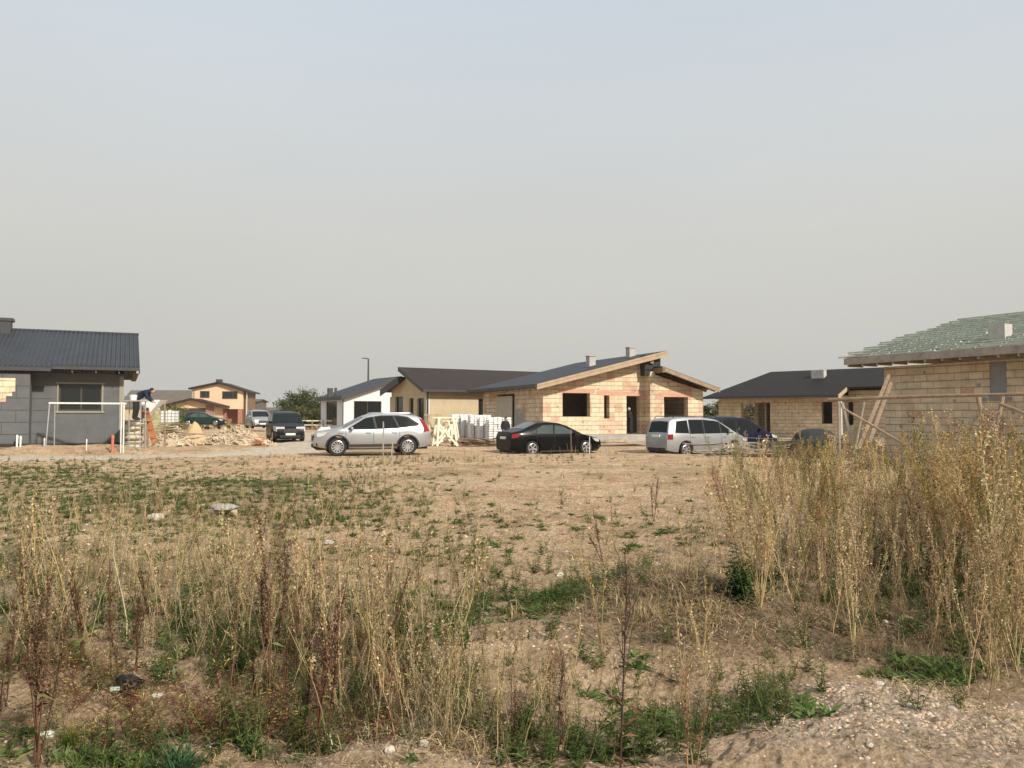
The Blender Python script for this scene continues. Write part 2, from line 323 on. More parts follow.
def ground_mat():
    m = bpy.data.materials.new('sandy_soil'); m.use_nodes = True
    n, l = m.node_tree.nodes, m.node_tree.links; b = n['Principled BSDF']; b.inputs['Roughness'].default_value = .95; b.inputs['Specular IOR Level'].default_value = .15
    t = n.new('ShaderNodeTexCoord')
    def noise(sc, det, rough=.6, off=0, sy=1):
        mp = n.new('ShaderNodeMapping'); mp.inputs['Location'].default_value = (off, off, off); mp.inputs['Scale'].default_value = (1, sy, 1); l.new(t.outputs['Object'], mp.inputs[0])
        z = n.new('ShaderNodeTexNoise'); z.inputs['Scale'].default_value = sc; z.inputs['Detail'].default_value = det; z.inputs['Roughness'].default_value = rough; l.new(mp.outputs[0], z.inputs['Vector']); return z.outputs[0]
    def ramp(src, stops):
        r = n.new('ShaderNodeValToRGB'); l.new(src, r.inputs[0]); e = r.color_ramp.elements
        e[0].position, e[0].color = stops[0][0], tuple(stops[0][1]) + (1,); e[1].position, e[1].color = stops[-1][0], tuple(stops[-1][1]) + (1,)
        for p, c in stops[1:-1]: q = e.new(p); q.color = tuple(c) + (1,)
        return r.outputs[0]
    def mix(f, a, bb, mode='MIX'):
        x = n.new('ShaderNodeMix'); x.data_type = 'RGBA'; x.blend_type = mode
        if isinstance(f, float): x.inputs[0].default_value = f
        else: l.new(f, x.inputs[0])
        for s, i in ((a, 6), (bb, 7)):
            if isinstance(s, tuple): x.inputs[i].default_value = s + (1,)
            else: l.new(s, x.inputs[i])
        return x.outputs[2]
    base = ramp(noise(.35, 8, .65), [(.32, (.60, .425, .265)), (.5, (.86, .63, .405)), (.68, (.93, .74, .51))])
    sm = ramp(noise(2.3, 10, .75, 5), [(.36, (.66, .61, .54)), (.46, (.93, .91, .88)), (.62, (1.12, 1.1, 1.08))])
    c = mix(1., base, sm, 'MULTIPLY')
    # clods and specks
    sp = ramp(noise(22, 6, .75, 9), [(.36, (.38, .33, .27)), (.46, (.95, .95, .95)), (.66, (1.15, 1.15, 1.15))]); c = mix(1., c, sp, 'MULTIPLY')
    # dry crumbs, roots and stubble spread over the field
    st = ramp(noise(5.5, 9, .82, 20, .6), [(.50, (0, 0, 0)), (.60, (1, 1, 1))])
    c = mix(mix(1., st, (.45, .45, .45), 'MULTIPLY'), c, (.32, .235, .14))
    at_ = n.new('ShaderNodeVertexColor'); at_.layer_name = 'mask'; s = n.new('ShaderNodeSeparateColor'); l.new(at_.outputs[0], s.inputs[0])
    litc = ramp(noise(28, 8, .8, 3), [(.35, (.12, .085, .055)), (.5, (.34, .25, .155)), (.65, (.52, .40, .26))])
    grc = ramp(noise(18, 8, .8, 7), [(.38, (.05, .07, .02)), (.5, (.15, .15, .06)), (.6, (.42, .34, .19))])
    pale = ramp(noise(14, 6, .7, 13), [(.35, (.54, .40, .28)), (.55, (.84, .65, .47)), (.7, (.92, .76, .58))])
    def brk(ch, sc):       # break up the mask's edge with fine noise
        a = n.new('ShaderNodeMath'); a.operation = 'MULTIPLY_ADD'; l.new(noise(sc, 6, .7, 30), a.inputs[0]); a.inputs[1].default_value = 1.6; a.inputs[2].default_value = -.8
        q = n.new('ShaderNodeMath'); q.operation = 'ADD'; l.new(s.outputs[ch], q.inputs[0]); l.new(a.outputs[0], q.inputs[1])
        r = n.new('ShaderNodeMath'); r.operation = 'MULTIPLY'; r.use_clamp = True; l.new(q.outputs[0], r.inputs[0]); l.new(s.outputs[ch], r.inputs[1])
        u = n.new('ShaderNodeMath'); u.operation = 'MULTIPLY'; u.use_clamp = True; l.new(r.outputs[0], u.inputs[0]); u.inputs[1].default_value = 1.5; return u.outputs[0]
    c = mix(brk('Blue', 9), c, pale); c = mix(brk('Green', 6), c, grc); c = mix(brk('Red', 7), c, litc)
    for sc_, lo_, hi_ in ((45, .62, 1.25), (120, .72, 1.2)):          # single grains and crumbs
        vg = n.new('ShaderNodeTexVoronoi'); vg.inputs['Scale'].default_value = sc_; vg.inputs['Randomness'].default_value = 1; l.new(t.outputs['Object'], vg.inputs['Vector'])
        sv = n.new('ShaderNodeSeparateColor'); l.new(vg.outputs['Color'], sv.inputs[0])
        mf = n.new('ShaderNodeMath'); mf.operation = 'MULTIPLY_ADD'; mf.use_clamp = True; l.new(s.outputs['Blue'], mf.inputs[0]); mf.inputs[1].default_value = .75; mf.inputs[2].default_value = .22
        c = mix(mf.outputs[0], c, ramp(sv.outputs[0], [(.05, (lo_, lo_ * .97, lo_ * .93)), (.35, (.95, .95, .95)), (.95, (hi_, hi_, hi_ * 1.02))]), 'MULTIPLY')
    l.new(c, b.inputs['Base Color'])
    vo = n.new('ShaderNodeTexVoronoi'); vo.inputs['Scale'].default_value = 26; l.new(t.outputs['Object'], vo.inputs['Vector'])
    h1 = n.new('ShaderNodeMath'); h1.operation = 'MULTIPLY_ADD'; l.new(noise(9, 10, .8, 2), h1.inputs[0]); h1.inputs[1].default_value = 3.; l.new(vo.outputs[0], h1.inputs[2])
    bp = n.new('ShaderNodeBump'); bp.inputs['Strength'].default_value = 1.; bp.inputs['Distance'].default_value = .07; l.new(h1.outputs[0], bp.inputs['Height'])
    l.new(bp.outputs[0], b.inputs['Normal'])
    return m
M_soil = ground_mat()
rr = np.concatenate([[0.05, 1.0], np.geomspace(1.6, 60, 800), np.geomspace(61, 1500, 80)])
aa = np.concatenate([np.linspace(-38, 38, 900), np.linspace(39, 321, 190)]); aa = np.radians(aa)
RR, AA = np.meshgrid(rr, aa, indexing='ij'); X = RR * np.sin(AA); Y = RR * np.cos(AA)
Z = Hn(X, Y)
fine = np.clip(1 - RR / 14, 0, 1)
Z = Z + ((fbm(X + 3, Y, 14., 3) - .5) * .022 + np.clip(fbm(X, Y + 8, 24., 2) - .5, 0, 1) * .055) * fine
gm = np_mesh('ground', np.stack([X, Y, Z], -1).reshape(-1, 3), grid_faces(len(rr), len(aa), True), M_soil, masks(X, Y).reshape(-1, 3), True, 'mask')
ground = bpy.data.objects.new('ground', gm); COL.objects.link(ground); tag(ground, 'sandy churned building plot ground with dry litter and patches of green', kind='structure')

# gravel road: a ragged strip following the ground
M_grav = mat('road_gravel', (.44, .37, .28), .95, .28, 5, .9, 60, col2=(.60, .51, .40))
def road(path, w):
    P = [Vector(p) for p in path]; pts = []
    for i in range(len(P) - 1):
        a, b, c, d = P[max(i - 1, 0)], P[i], P[i + 1], P[min(i + 2, len(P) - 1)]
        for k in range(40):
            t = k / 40; pts.append(.5 * ((2 * b) + (c - a) * t + (2 * a - 5 * b + 4 * c - d) * t * t + (3 * b - a - 3 * c + d) * t ** 3))
    rd = random.Random(5); V = []; n = 15
    for i, p in enumerate(pts):
        d = (pts[min(i + 1, len(pts) - 1)] - pts[max(i - 1, 0)]).normalized(); q = Vector((-d.y, d.x))
        ww = w / 2 * (1 + .22 * math.sin(i * .31) + .15 * math.sin(i * .77 + 1)) + rd.uniform(-.12, .12)
        for k in range(n):
            s = -1 + 2 * k / (n - 1); x, y = p.x + q.x * ww * s, p.y + q.y * ww * s
            edge = 1 - abs(s) ** 6
            V.append((x, y, H(x, y) + (.05 * edge - .03) + .02 * edge * abs(math.sin(s * 3.2))))
    me = np_mesh('gravel_road', np.array(V), grid_faces(len(pts), n), M_grav, None, True)
    o = bpy.data.objects.new('gravel_road', me); COL.objects.link(o); tag(o, 'pale gravel track crossing behind the weedy field', kind='structure')
road([(-60, 24), (-40, 26.5), (-25, 28.8), (-16, 30), (-11.5, 32.6), (-10, 37), (-11.8, 46), (-16.5, 60), (-25, 85), (-40, 120)], 3.2)

# ------------------------------------------------------------------ materials for buildings
M = dict(
    graphite=mat('graphite_foam_board', (.115, .12, .125), .95, .16, 1.6),
    clay=block_mat('yellow_clay_blocks', (.70, .56, .38), (.80, .66, .47), (.22, .17, .13), (.58, .36, .25), .8),
    clay_dull=block_mat('pale_clay_blocks', (.62, .52, .37), (.70, .60, .44), (.17, .13, .09), (.55, .36, .22), .35, dirt=.3),
    lintel=mat('red_clay_lintel', (.55, .32, .22), .9, .15, 6),
    yellowish=mat('window_foam_strip', (.27, .26, .20), .8, .1, 3),
    dark_glass=mat('dark_window_glass', (.012, .014, .015), .06, .1, 1, spec=.6),
    frame_dark=mat('dark_window_frame', (.05, .045, .04), .5, .1),
    frame_white=mat('white_window_frame', (.62, .61, .58), .5, .05),
    metal_roof=roof_mat('graphite_metal_tiles', (.050, .056, .066), .5, .185, .35, .9),
    brown_roof=roof_mat('dark_brown_roofing', (.036, .027, .022), .55, .25, .3, .5),
    slate_roof=roof_mat('dark_slate_tiles', (.033, .038, .048), .5, .3, .33, .6),
    black_roof=roof_mat('black_concrete_tiles', (.024, .022, .021), .62, .3, .33, .6),
    fascia=mat('dark_fascia', (.05, .05, .053), .5, .1), soffit=mat('bare_soffit_boards', (.20, .13, .08), .85, .25, 5),
    wood_new=mat('fresh_sawn_timber', (.40, .30, .20), .8, .16, 4, .2), wood_old=mat('weathered_timber', (.30, .22, .15), .9, .3, 5, .4),
    wood_grey=mat('grey_timber', (.32, .29, .25), .9, .25, 5, .3), wood_cream=mat('cream_painted_timber', (.80, .72, .56), .75, .1, 4),
    concrete=mat('grey_concrete', (.36, .34, .31), .95, .2, 2.5, .4), conc_dark=mat('dark_trim_and_shade', (.03, .03, .032), .8, .3),
    render_white=mat('white_render', (.62, .63, .65), .9, .04, .8), render_tan=mat('tan_render', (.47, .39, .26), .95, .1, 1.2),
    render_peach=mat('peach_render', (.70, .50, .33), .9, .06, 1), brick_red=mat('red_brick', (.33, .16, .11), .9, .2, 6),
    galv=mat('galvanised_steel', (.42, .43, .44), .45, .15, 6, metal=.6), steel_white=mat('white_painted_steel', (.72, .72, .70), .5, .12, 8),
    orange=mat('orange_pvc', (.50, .17, .09), .6, .12, 5), white_pl=mat('white_plastic', (.78, .78, .76), .5, .08, 4),
    batten=mat('green_treated_batten', (.50, .54, .46), .85, .3, 4), membrane=mat('grey_green_membrane', (.19, .22, .18), .8, .15, 2),
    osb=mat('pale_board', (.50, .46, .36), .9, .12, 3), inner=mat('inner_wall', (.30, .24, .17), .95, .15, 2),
    foam_grey=mat('grey_foam_panel', (.24, .24, .25), .95, .1, 3), roof_far=mat('far_grey_brown_roof', (.12, .105, .09), .85, .15, 1),
    redblock=mat('weathered_red_block', (.50, .33, .21), .9, .2, 6),
    batten_old=mat('greenish_old_boards', (.20, .23, .17), .9, .3, 5),
    vent=mat('light_grey_block', (.42, .41, .39), .9, .15, 4),
)
class House:
    def __init__(s, name, label, X, Y, deg, cat='house'):
        s.th = R(deg); s.o = Vector((X, Y)); s.d = Vector((math.cos(s.th), math.sin(s.th))); s.n = Vector((-s.d.y, s.d.x))
        s.root = thing(name, label, cat, (X, Y, 0), s.th)
    def u(s, px, v=0.):
        """local x of what stands at a photo column in the plane local y = v"""
        r = (px - 512) / F; p = s.o + s.n * v; return (r * p.y - p.x) / (s.d.x - r * s.d.y)
    def v(s, px, u=0.):
        r = (px - 512) / F; p = s.o + s.d * u; return (r * p.y - p.x) / (s.n.x - r * s.n.y)
    def z(s, py, u, v=0.):
        p = s.o + s.d * u + s.n * v; return CAM_H + (415 - py) / F * p.y
def win(parent, u0, u1, z0, z1, v, fm, gm_, mull=(), axis='x', fw=.07, dep=.06, name='window', label=None):
    """frame as the part, pane as its sub-part; v is the outer face of the frame"""
    P = (lambda a, b, c, d, e_, f: (a, b, c, d, e_, f)) if axis == 'x' else (lambda a, b, c, d, e_, f: (c, d, a, b, e_, f))
    f = MB()
    f.box(*P(u0, u1, v, v + dep, z0, z0 + fw)); f.box(*P(u0, u1, v, v + dep, z1 - fw, z1))
    f.box(*P(u0, u0 + fw, v, v + dep, z0 + fw, z1 - fw)); f.box(*P(u1 - fw, u1, v, v + dep, z0 + fw, z1 - fw))
    for q in mull: f.box(*P(q - fw / 2, q + fw / 2, v, v + dep, z0 + fw, z1 - fw))
    o = f.build(name, fm, parent)
    if label: o['label'] = label
    MB().box(*P(u0 + fw, u1 - fw, v + dep * .4, v + dep * .7, z0 + fw, z1 - fw)).build('pane', gm_, o)
    return o
def slab(pts, t): return MB().prism(pts, (0, 0, -t))

# ---- 1. grey house at the left edge (front eave runs away to the right)
h = House('unfinished_house', 'grey foam-clad bungalow with dark metal tile roof at the left edge', -17.36, 35.75, 26); T = h.root
W_ = M
uc = 0.; ub = h.u(32, 0)                         # right corner of the recessed part, joint with the projecting block
zt = 3.42
wz0, wz1 = h.z(411, h.u(80)), h.z(384, h.u(80)); w0, w1 = h.u(58.5), h.u(101.5)
hl = [(w0, w1, wz0, wz1)]
w = MB().wall(ub, uc, 0, .35, 0, [(ub, zt), (uc, zt)], hl)
w.wall(.35, 7.6, -.35 + uc, .35, 0, [(.35, zt), (4.2, 4.9), (7.6, zt)], (), 'y')
w.box(-11, ub - .001, -1.0, -.65, 0, zt - .12).box(ub - .35, ub, -.65, 0, 0, zt - .12).box(-11, uc - .352, 7.6, 7.95, 0, zt)
w.build('wall', M['graphite'], T)
g = MB()
for k in range(1, 7): g.box(-11, ub - .01, -1.012, -1.0, k * .5 + .3, k * .5 + .312)
for k in range(1, 6): g.box(ub + .01, w0 - .2, -.012, 0, k * .5 + .3, k * .5 + .308)
rd = random.Random(2)
for k in range(7):
    for j in range(12):
        x = -11 + j * 1. + (.5 if k % 2 else 0)
        if x < ub - .1: g.box(x, x + .01, -1.014, -1.0, .3 + k * .5, .8 + k * .5)
g.build('board_joint', M['conc_dark'], T)
pb = MB()
for (a, b, c, d) in ((-20, 15, 378, 391.5), (-20, 12, 391.5, 396), (-20, 6, 396, 402)):
    pb.box(h.u(a, -1.), h.u(b, -1.), -1.02, -1.001, h.z(d, h.u(5, -1), -1), h.z(c, h.u(5, -1), -1))
pb.build('bare_brick_patch', M['clay'], T)['label'] = 'yellow brick patch not yet covered by foam'
st = MB()
st.box(-.17, .0, -.03, 0, .35, zt - .1).box(w0 - .12, w1 + .12, -.03, 0, wz1, wz1 + .07).box(w1, w1 + .07, -.03, 0, wz0 - .05, wz1).box(w0 - .06, w0, -.03, 0, wz0 - .05, wz1)
st.box(w0 - .12, w1 + .12, -.05, 0, wz0 - .08, wz0)
st.build('edge_strip', M['yellowish'], T)
win(T, w0, w1, wz0, wz1, .1, M['frame_dark'], M['dark_glass'], [w0 + (w1 - w0) * .52])
MB().box(-11, ub, -1.04, -1.02, 0, .42).box(ub, uc + .05, -.05, -.032, 0, .38).build('plinth_shade', M['conc_dark'], T)  # near-black plinth strip paints the shadow gap below the wall
MB().box(-11, 0, 0, 7.9, .2, .25).box(-8, -7.8, .4, 7.5, .26, 3.2).build('floor_slab', M['concrete'], T)
# roof: two slopes, gable at the right
ez = 3.72; ridge_v = 4.3; rz = 5.60; e0 = -.85
xr = .62; ust = h.u(51, e0)
sl = (rz - ez) / (ridge_v - e0)
rf = MB().prism([(ust, e0, ez), (xr, e0, ez), (xr, ridge_v, rz), (ust, ridge_v, rz)], (0, 0, -.09))
rf.prism([(-12, e0 - .22, ez - .22 * sl), (ust, e0 - .22, ez - .22 * sl), (ust, ridge_v, rz), (-12, ridge_v, rz)], (0, 0, -.09))
rf.prism([(-12, ridge_v, rz), (xr, ridge_v, rz), (xr, 9.2, ez - .1), (-12, 9.2, ez - .1)], (0, 0, -.09))
ro = rf.build('roof', M['metal_roof'], T)
# raised ribs of the metal sheets
rb = MB(); x = -12.0
while x < xr - .05:
    lo = e0 if x > ust else e0 - .22; zl = ez - (0 if x > ust else .22 * sl)
    rb.beam((x, lo, zl + .01), (x, ridge_v, rz + .01), .07, .035); x += .19
rb.build('rib', M['metal_roof'], ro)
MB().tube([(-12, ridge_v, rz + .02), (xr + .02, ridge_v, rz + .02)], .07).build('ridge_cap', M['metal_roof'], ro)
gt = MB().box(ust - .05, xr, e0 - .1, e0 - .01, ez - .18, ez - .05).box(-12, ust, e0 - .32, e0 - .23, ez - .22 * sl - .2, ez - .22 * sl - .06)
gt.box(xr - .03, xr + .012, e0, e0 + .1, ez - .3, ez - .1)
gt.build('gutter', M['fascia'], ro)
br_ = MB(); x = ub + .6
while x < .5: br_.box(x, x + .05, e0, -.02, ez - .30, ez - .16); x += .9
br_.prism([(xr - .03, e0, ez - .09), (xr - .03, ridge_v, rz - .09), (xr - .03, ridge_v, rz - .33), (xr - .03, e0, ez - .33)], (.03, 0, 0))
br_.box(.36, xr - .04, -.6, 7, ez - .35, ez - .28)
br_.build('rafter_end', M['soffit'], ro)
cu, cv = h.u(4, 3.6), 3.6
MB().box(h.u(-14, cv), h.u(9, cv), cv, cv + .7, 5.0, h.z(320.5, cu, cv)).box(h.u(-14, cv) - .05, h.u(11.3, cv), cv - .05, cv + .75, h.z(320.5, cu, cv), h.z(317.5, cu, cv)).build('chimney', M['fascia'], ro)

# ---- 2. clay block house in the centre: high left slope, lower right slope
h = House('brick_house', 'unplastered yellow clay block house with split dark slate roof in the centre', at(543, 437, 44).x, 44, 22); T = h.root
zb = .5; D = 9.15; uS = h.u(644.5); uR = h.u(703, -.7); dF = -.7
zl = lambda u: 3.22 + u * .262                   # left roof underside over the wall
uRi = h.u(657, -.3); zr0 = h.z(367, h.u(655, -1.3), -1.3); zr1 = 3.2
uE = h.u(720, -1.5)
srt = (h.z(388, uE, -1.5) - zr0) / (uE - uS)
zr = lambda u: zr0 - .32 + (u - uS) * srt
def hp(a, b, c, d, v=0.): return (h.u(a, v), h.u(b, v), h.z(d, h.u((a + b) / 2, v), v), h.z(c, h.u((a + b) / 2, v), v))
H1, H2, H3 = hp(562.5, 590, 393, 416.5), hp(604, 609.5, 395, 418.5), hp(626.5, 640, 396, 433.5); H3 = (H3[0], H3[1], zb, H3[3])
H4 = hp(664, 688, 397, 425, dF)
w = MB().wall(0, uS, 0, .38, zb, [(0, zl(0)), (uS, zl(uS))], [H1, H2, H3])
w.wall(uS, uR, dF, .38, zb, [(uS, zr(uS)), (uR, zr(uR))], [H4])
w.box(uS - .001, uS + .38, dF + .38, .0, zb, zl(uS) - .25)
sd0, sd1 = h.v(514.5), h.v(497); sd2, sd3 = h.v(512), h.v(514)
w.wall(.38, D, 0, .38, zb, [(.38, zl(0)), (D, zl(0))], [(sd0, sd1, zb, h.z(394, 0, 5))], 'y')
w.wall(dF + .38, D, uR - .38, .38, zb, [(dF, zr(uR)), (D, zr(uR))], [(3, 4.5, 1.2, 2.4)], 'y')
w.wall(.0, uR, D, .38, zb, [(0, zl(0)), (uS, zl(uS)), (uR, zr(uR))], [(2.5, 4, 1.2, 2.5)])
w.build('wall', M['clay'], T)
li = MB()
for q, v in ((H1, 0), (H4, dF)): li.box(q[0] - .25, q[1] + .3, v - .012, v, q[3], q[3] + .24)
li.box(H2[0] - .5, H3[1] + .35, -.011, 0, H3[3] + .02, H3[3] + .26)
li.build('lintel', M['lintel'], T)
pl = MB().box(uS - .06, uS + .28, dF - .02, dF - .001, zb, zr(uS) + .1); pl.build('corner_shade_strip', M['clay_dull'], T)  # duller strip paints the shade of the left-facing return wall
sh = MB().box(-.03, -.001, sd0 + .3, sd1 - .02, zb + .0, h.z(396, 0, 5)); sh.build('door_board', M['osb'], T)['label'] = 'pale sheet closing the side doorway'
MB().box(-.015, -.001, h.v(525), sd0, zb, 1.95).build('plaster_patch', M['concrete'], T)
MB().box(-.25, uR + .15, dF - .3, D + .5, -.1, zb).prism([(h.u(590, -1.3), -1.6, -.1), (h.u(628, -1.3), -1.6, -.1), (h.u(628, -1.3), -.4, -.1), (h.u(590, -1.3), -.4, -.1)], (0, 0, zb + .02)).build('foundation', M['concrete'], T)
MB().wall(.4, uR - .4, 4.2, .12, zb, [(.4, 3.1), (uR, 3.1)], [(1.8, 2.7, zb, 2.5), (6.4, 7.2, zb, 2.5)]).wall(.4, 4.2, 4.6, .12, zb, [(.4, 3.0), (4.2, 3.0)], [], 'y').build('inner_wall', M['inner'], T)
# roofs
oy = -.8; ue = -.72; z_e = h.z(384, ue, oy); uT = h.u(669.5, oy - .2); z_t = h.z(350.5, uT, oy)
sl = (z_t - z_e) / (uT - ue); yb = D + 1.7
ro = slab([(ue, oy, z_e), (uT, oy, z_t), (uT, yb, z_t), (ue, yb, z_e)], .10).build('roof', M['slate_roof'], T)
fz = MB()
fz.prism([(ue, oy - .03, z_e - .06), (uT, oy - .03, z_t - .06), (uT, oy - .03, z_t - .34), (ue, oy - .03, z_e - .30)], (0, .04, 0))
fz.prism([(ue, oy - .05, z_e - .0), (uT, oy - .05, z_t - .0), (uT, oy - .05, z_t - .12), (ue, oy - .05, z_e - .12)], (0, .019, 0))
fz.build('rake_board', M['wood_new'], ro)
rft = MB(); y = oy + .5
while y < yb:
    rft.beam((ue + .08, y, z_e - .20 + .02), (uT - .05, y, z_t - .20), .06, .16); y += .85
rft.beam((uT - .1, oy, z_t - .22), (uT - .1, yb, z_t - .22), .05, .2)
rft.beam((uS + .1, oy + .1, zl(uS) - .2), (uS + .1, yb, zl(uS) - .2), .2, .3)
rft.build('rafter', M['wood_old'], ro)
MB().box(ue - .11, ue - .01, oy, yb, z_e - .17, z_e - .04).build('gutter', M['fascia'], ro)
oy2 = -1.5; z0_, z1_ = zr0 + .05, h.z(388, uE, -1.5)
ro2 = slab([(uS + .25, oy2, z0_), (uE, oy2, z1_), (uE, yb, z1_), (uS + .25, yb, z0_)], .08).build('roof', M['slate_roof'], T)
MB().prism([(uS + .25, oy2 - .03, z0_ - .03), (uE, oy2 - .03, z1_ - .03), (uE, oy2 - .03, z1_ - .26), (uS + .25, oy2 - .03, z0_ - .26)], (0, .04, 0)).build('rake_board', M['wood_old'], ro2)
r2 = MB()
for k in range(12): r2.beam((uS + .3, oy2 + .4 + k * .85, z0_ - .15), (uE - .05, oy2 + .4 + k * .85, z1_ - .15), .06, .14)
r2.beam((uS + .3, oy2 - .1, z0_ - .22), (uS + .3, yb, z0_ - .22), .18, .28); r2.beam((uR - .1, oy2, z1_ - .05), (uR - .1, yb, z1_ - .05), .14, .12)
r2.build('rafter', M['soffit'], ro2)
MB().box(uS - .3, uS + .75, -.55, -.02, zr0 - .1, zr0 + .72).box(uS - .28, uS - .02, -.5, -.03, zr0 - .45, zr0 - .1).build('ridge_beam_end', M['conc_dark'], ro2)
for (a, b, c, d, vv) in ((587.5, 594.5, 356.5, 367, 3.0), (627.5, 634.5, 348, 358, 2.2)):
    u_ = h.u((a + b) / 2, vv); z_ = z_e + (u_ - ue) * sl
    zt_ = h.z(c, u_, vv)
    k = MB().box(u_ - .2, u_ + .22, vv - .2, vv + .25, z_ - .2, max(zt_, z_ + .35)); k.box(u_ - .24, u_ + .26, vv - .24, vv + .29, max(zt_, z_ + .35), max(zt_, z_ + .35) + .05)
    k.build('chimney', M['vent'], ro)

# ---- 3. tan rendered house behind, brown roof
h = House('bungalow', 'tan rendered bungalow with large dark brown roof behind the silver estate car', at(426, 400, 57).x, 57, 32); T = h.root
ev = -.6; eu = -.55
ze = h.z(388.5, eu, ev); zt = ze - .15
Lr = h.v(398, eu) ; zR = h.z(367, eu, Lr)
slp = (zR - ze) / (Lr - ev)
ztop = lambda v: ze - .2 + (v - ev) * slp
DD = h.v(391.5); w = MB()
gh = []
for a, b, c, d in ((417, 424, 398, 424), (409, 413.5, 398, 424), (395, 403, 396.5, 424)):
    va, vb = h.v(b), h.v(a); gh.append((va, vb, h.z(min(d, 424), 0, va), h.z(c, 0, va)))
w.wall(0, 14, 0, .35, 0, [(0, ztop(0)), (14, ztop(0))], [(h.u(478.5), h.u(483.5), .5, h.z(399, h.u(480)))])
w.wall(.35, Lr, 0, .35, 0, [(.35, ztop(.35)), (Lr, ztop(Lr))], [g for g in gh if g[1] < Lr], 'y')
w.wall(Lr, DD, 0, .35, 0, [(Lr, ztop(Lr) - .5), (DD, ztop(0) + .3)], [g for g in gh if g[0] > Lr], 'y')
w.box(0, 14, DD, DD + .3, 0, 3.0).box(13.7, 14, .35, DD, 0, 3.2)
w.build('wall', M['render_tan'], T)
for q in gh: win(T, q[0], q[1], q[2], q[3], .14, M['frame_dark'], M['dark_glass'], axis='y')
win(T, h.u(478.5), h.u(483.5), .5, h.z(399, h.u(480)), .12, M['frame_dark'], M['dark_glass'], name='window')
MB().tube([(.1, -.08, 0), (.1, -.08, ze - .2)], .06).build('downpipe', M['fascia'], T)
MB().box(.0, .28, -.012, -.001, 0, zt - .1).build('corner_strip', M['render_white'], T)
ro = slab([(eu, ev, ze), (15, ev, ze), (15, Lr, zR), (eu, Lr, zR)], .14).build('roof', M['brown_roof'], T)
MB().prism([(eu - .03, ev, ze + .02), (eu - .03, Lr, zR + .02), (eu - .03, Lr, zR - .3), (eu - .03, ev, ze - .28)], (.03, 0, 0)).box(eu, 15, ev - .12, ev - .01, ze - .22, ze - .04).build('fascia_board', M['fascia'], ro)
b0 = h.z(377, eu, Lr + .6)
ro2 = slab([(eu, Lr - .1, b0), (15, Lr - .1, b0), (15, DD + .9, ze + .1), (eu, DD + .9, ze + .1)], .2).build('roof', M['brown_roof'], T)
MB().prism([(eu - .05, Lr - .1, b0 + .02), (eu - .05, DD + .9, ze + .12), (eu - .05, DD + .9, ze - .4), (eu - .05, Lr - .1, b0 - .5)], (.04, 0, 0)).build('fascia_board', M['fascia'], ro2)

# ---- 4. white house farther back
h = House('bungalow', 'white rendered house with dark mono-pitch roof beside the green trees', at(343.5, 400, 75).x, 75, 32); T = h.root
eu, ev = -.35, -.5; ze = h.z(396.3, eu, ev); ut = h.u(402, ev); zt = h.z(376, ut, ev); sl = (zt - ze) / (ut - eu)
DL = h.v(322); uR = h.u(398)
tp = lambda u: ze - .3 + (u - eu) * sl
z1 = h.z(401, 1); a, b = h.u(354), h.u(381.5)
w = MB().wall(0, uR, 0, .4, 0, [(0, tp(0)), (uR, tp(uR))], [(a, b, .75, z1)])
la, lb = h.v(337), h.v(326)
w.wall(.4, DL, 0, .4, 0, [(.4, tp(0)), (DL, tp(0))], [(la, lb, .6, z1)], 'y'); w.box(0, uR, DL, DL + .3, 0, tp(0)).wall(.4, DL, uR - .3, .3, 0, [(.4, tp(uR)), (DL, tp(uR))], [], 'y')
w.build('wall', M['render_white'], T)
win(T, a, b, .75, z1, .1, M['frame_dark'], M['dark_glass'], [a + (b - a) * .5]); win(T, la, lb, .6, z1, .1, M['frame_dark'], M['dark_glass'], [(la + lb) / 2], 'y')
ro = slab([(eu, ev, ze), (ut, ev, zt), (ut, DL + .5, zt), (eu, DL + .5, ze)], .12).build('roof', M['slate_roof'], T)
MB().prism([(eu, ev - .04, ze + .02), (ut, ev - .04, zt + .02), (ut, ev - .04, zt - .34), (eu, ev - .04, ze - .34)], (0, .05, 0)).box(eu - .05, eu - .001, ev, DL + .5, ze - .34, ze + .02).build('fascia_board', M['fascia'], ro)
MB().tube([(-.06, -.06, 0), (-.06, -.06, ze)], .05).build('downpipe', M['fascia'], T)
cu_ = h.u(331, 3); MB().box(cu_ - .35, cu_ + .1, 2.7, 3.1, ze - .1, ze + .85).box(cu_ + .3, cu_ + .5, 2.7, 2.9, ze, ze + .9).build('chimney', M['fascia'], ro)

# ---- 5. block house with black hipped roof, right of centre
h = House('brick_house', 'tan block house with black hipped roof and open doorway right of centre', 14.6, 61, -45); T = h.root
ze = 2.97; a_, b_ = 2.96, 5.; zR = 4.97; L = 19.; s1 = h.u(838); sl = (zR - ze) / b_
vw = .85
ztp = 2.95
q = lambda p, v=vw: h.u(p, v)
d0, d1 = q(741), q(770); e0_, e1_ = q(821), q(832)
w = MB().wall(q(718.5), q(838), vw, .35, .1, [(q(718.5), ztp), (q(838), ztp)], [(d0, d1, .1, h.z(403, d0, vw)), (e0_, e1_, 1.0, h.z(402, e0_, vw))])
vp = 2.6; f0, f1 = h.u(842, vp), h.u(853, vp)
w.wall(q(838), 18.5, vp, .35, .1, [(q(838), ztp + .35), (18.5, ztp + .35)], [(f0, f1, .9, 2.5)])
w.wall(vw + .35, vp, q(838) - .35, .35, .1, [(vw, ztp), (vp, ztp)], [], 'y')
u9 = q(718.5); back = 9.2
w.wall(vw + .35, back, u9, .35, .1, [(vw, ztp), (back, ztp)], [(2.2, 6.4, .6, 2.6)], 'y')
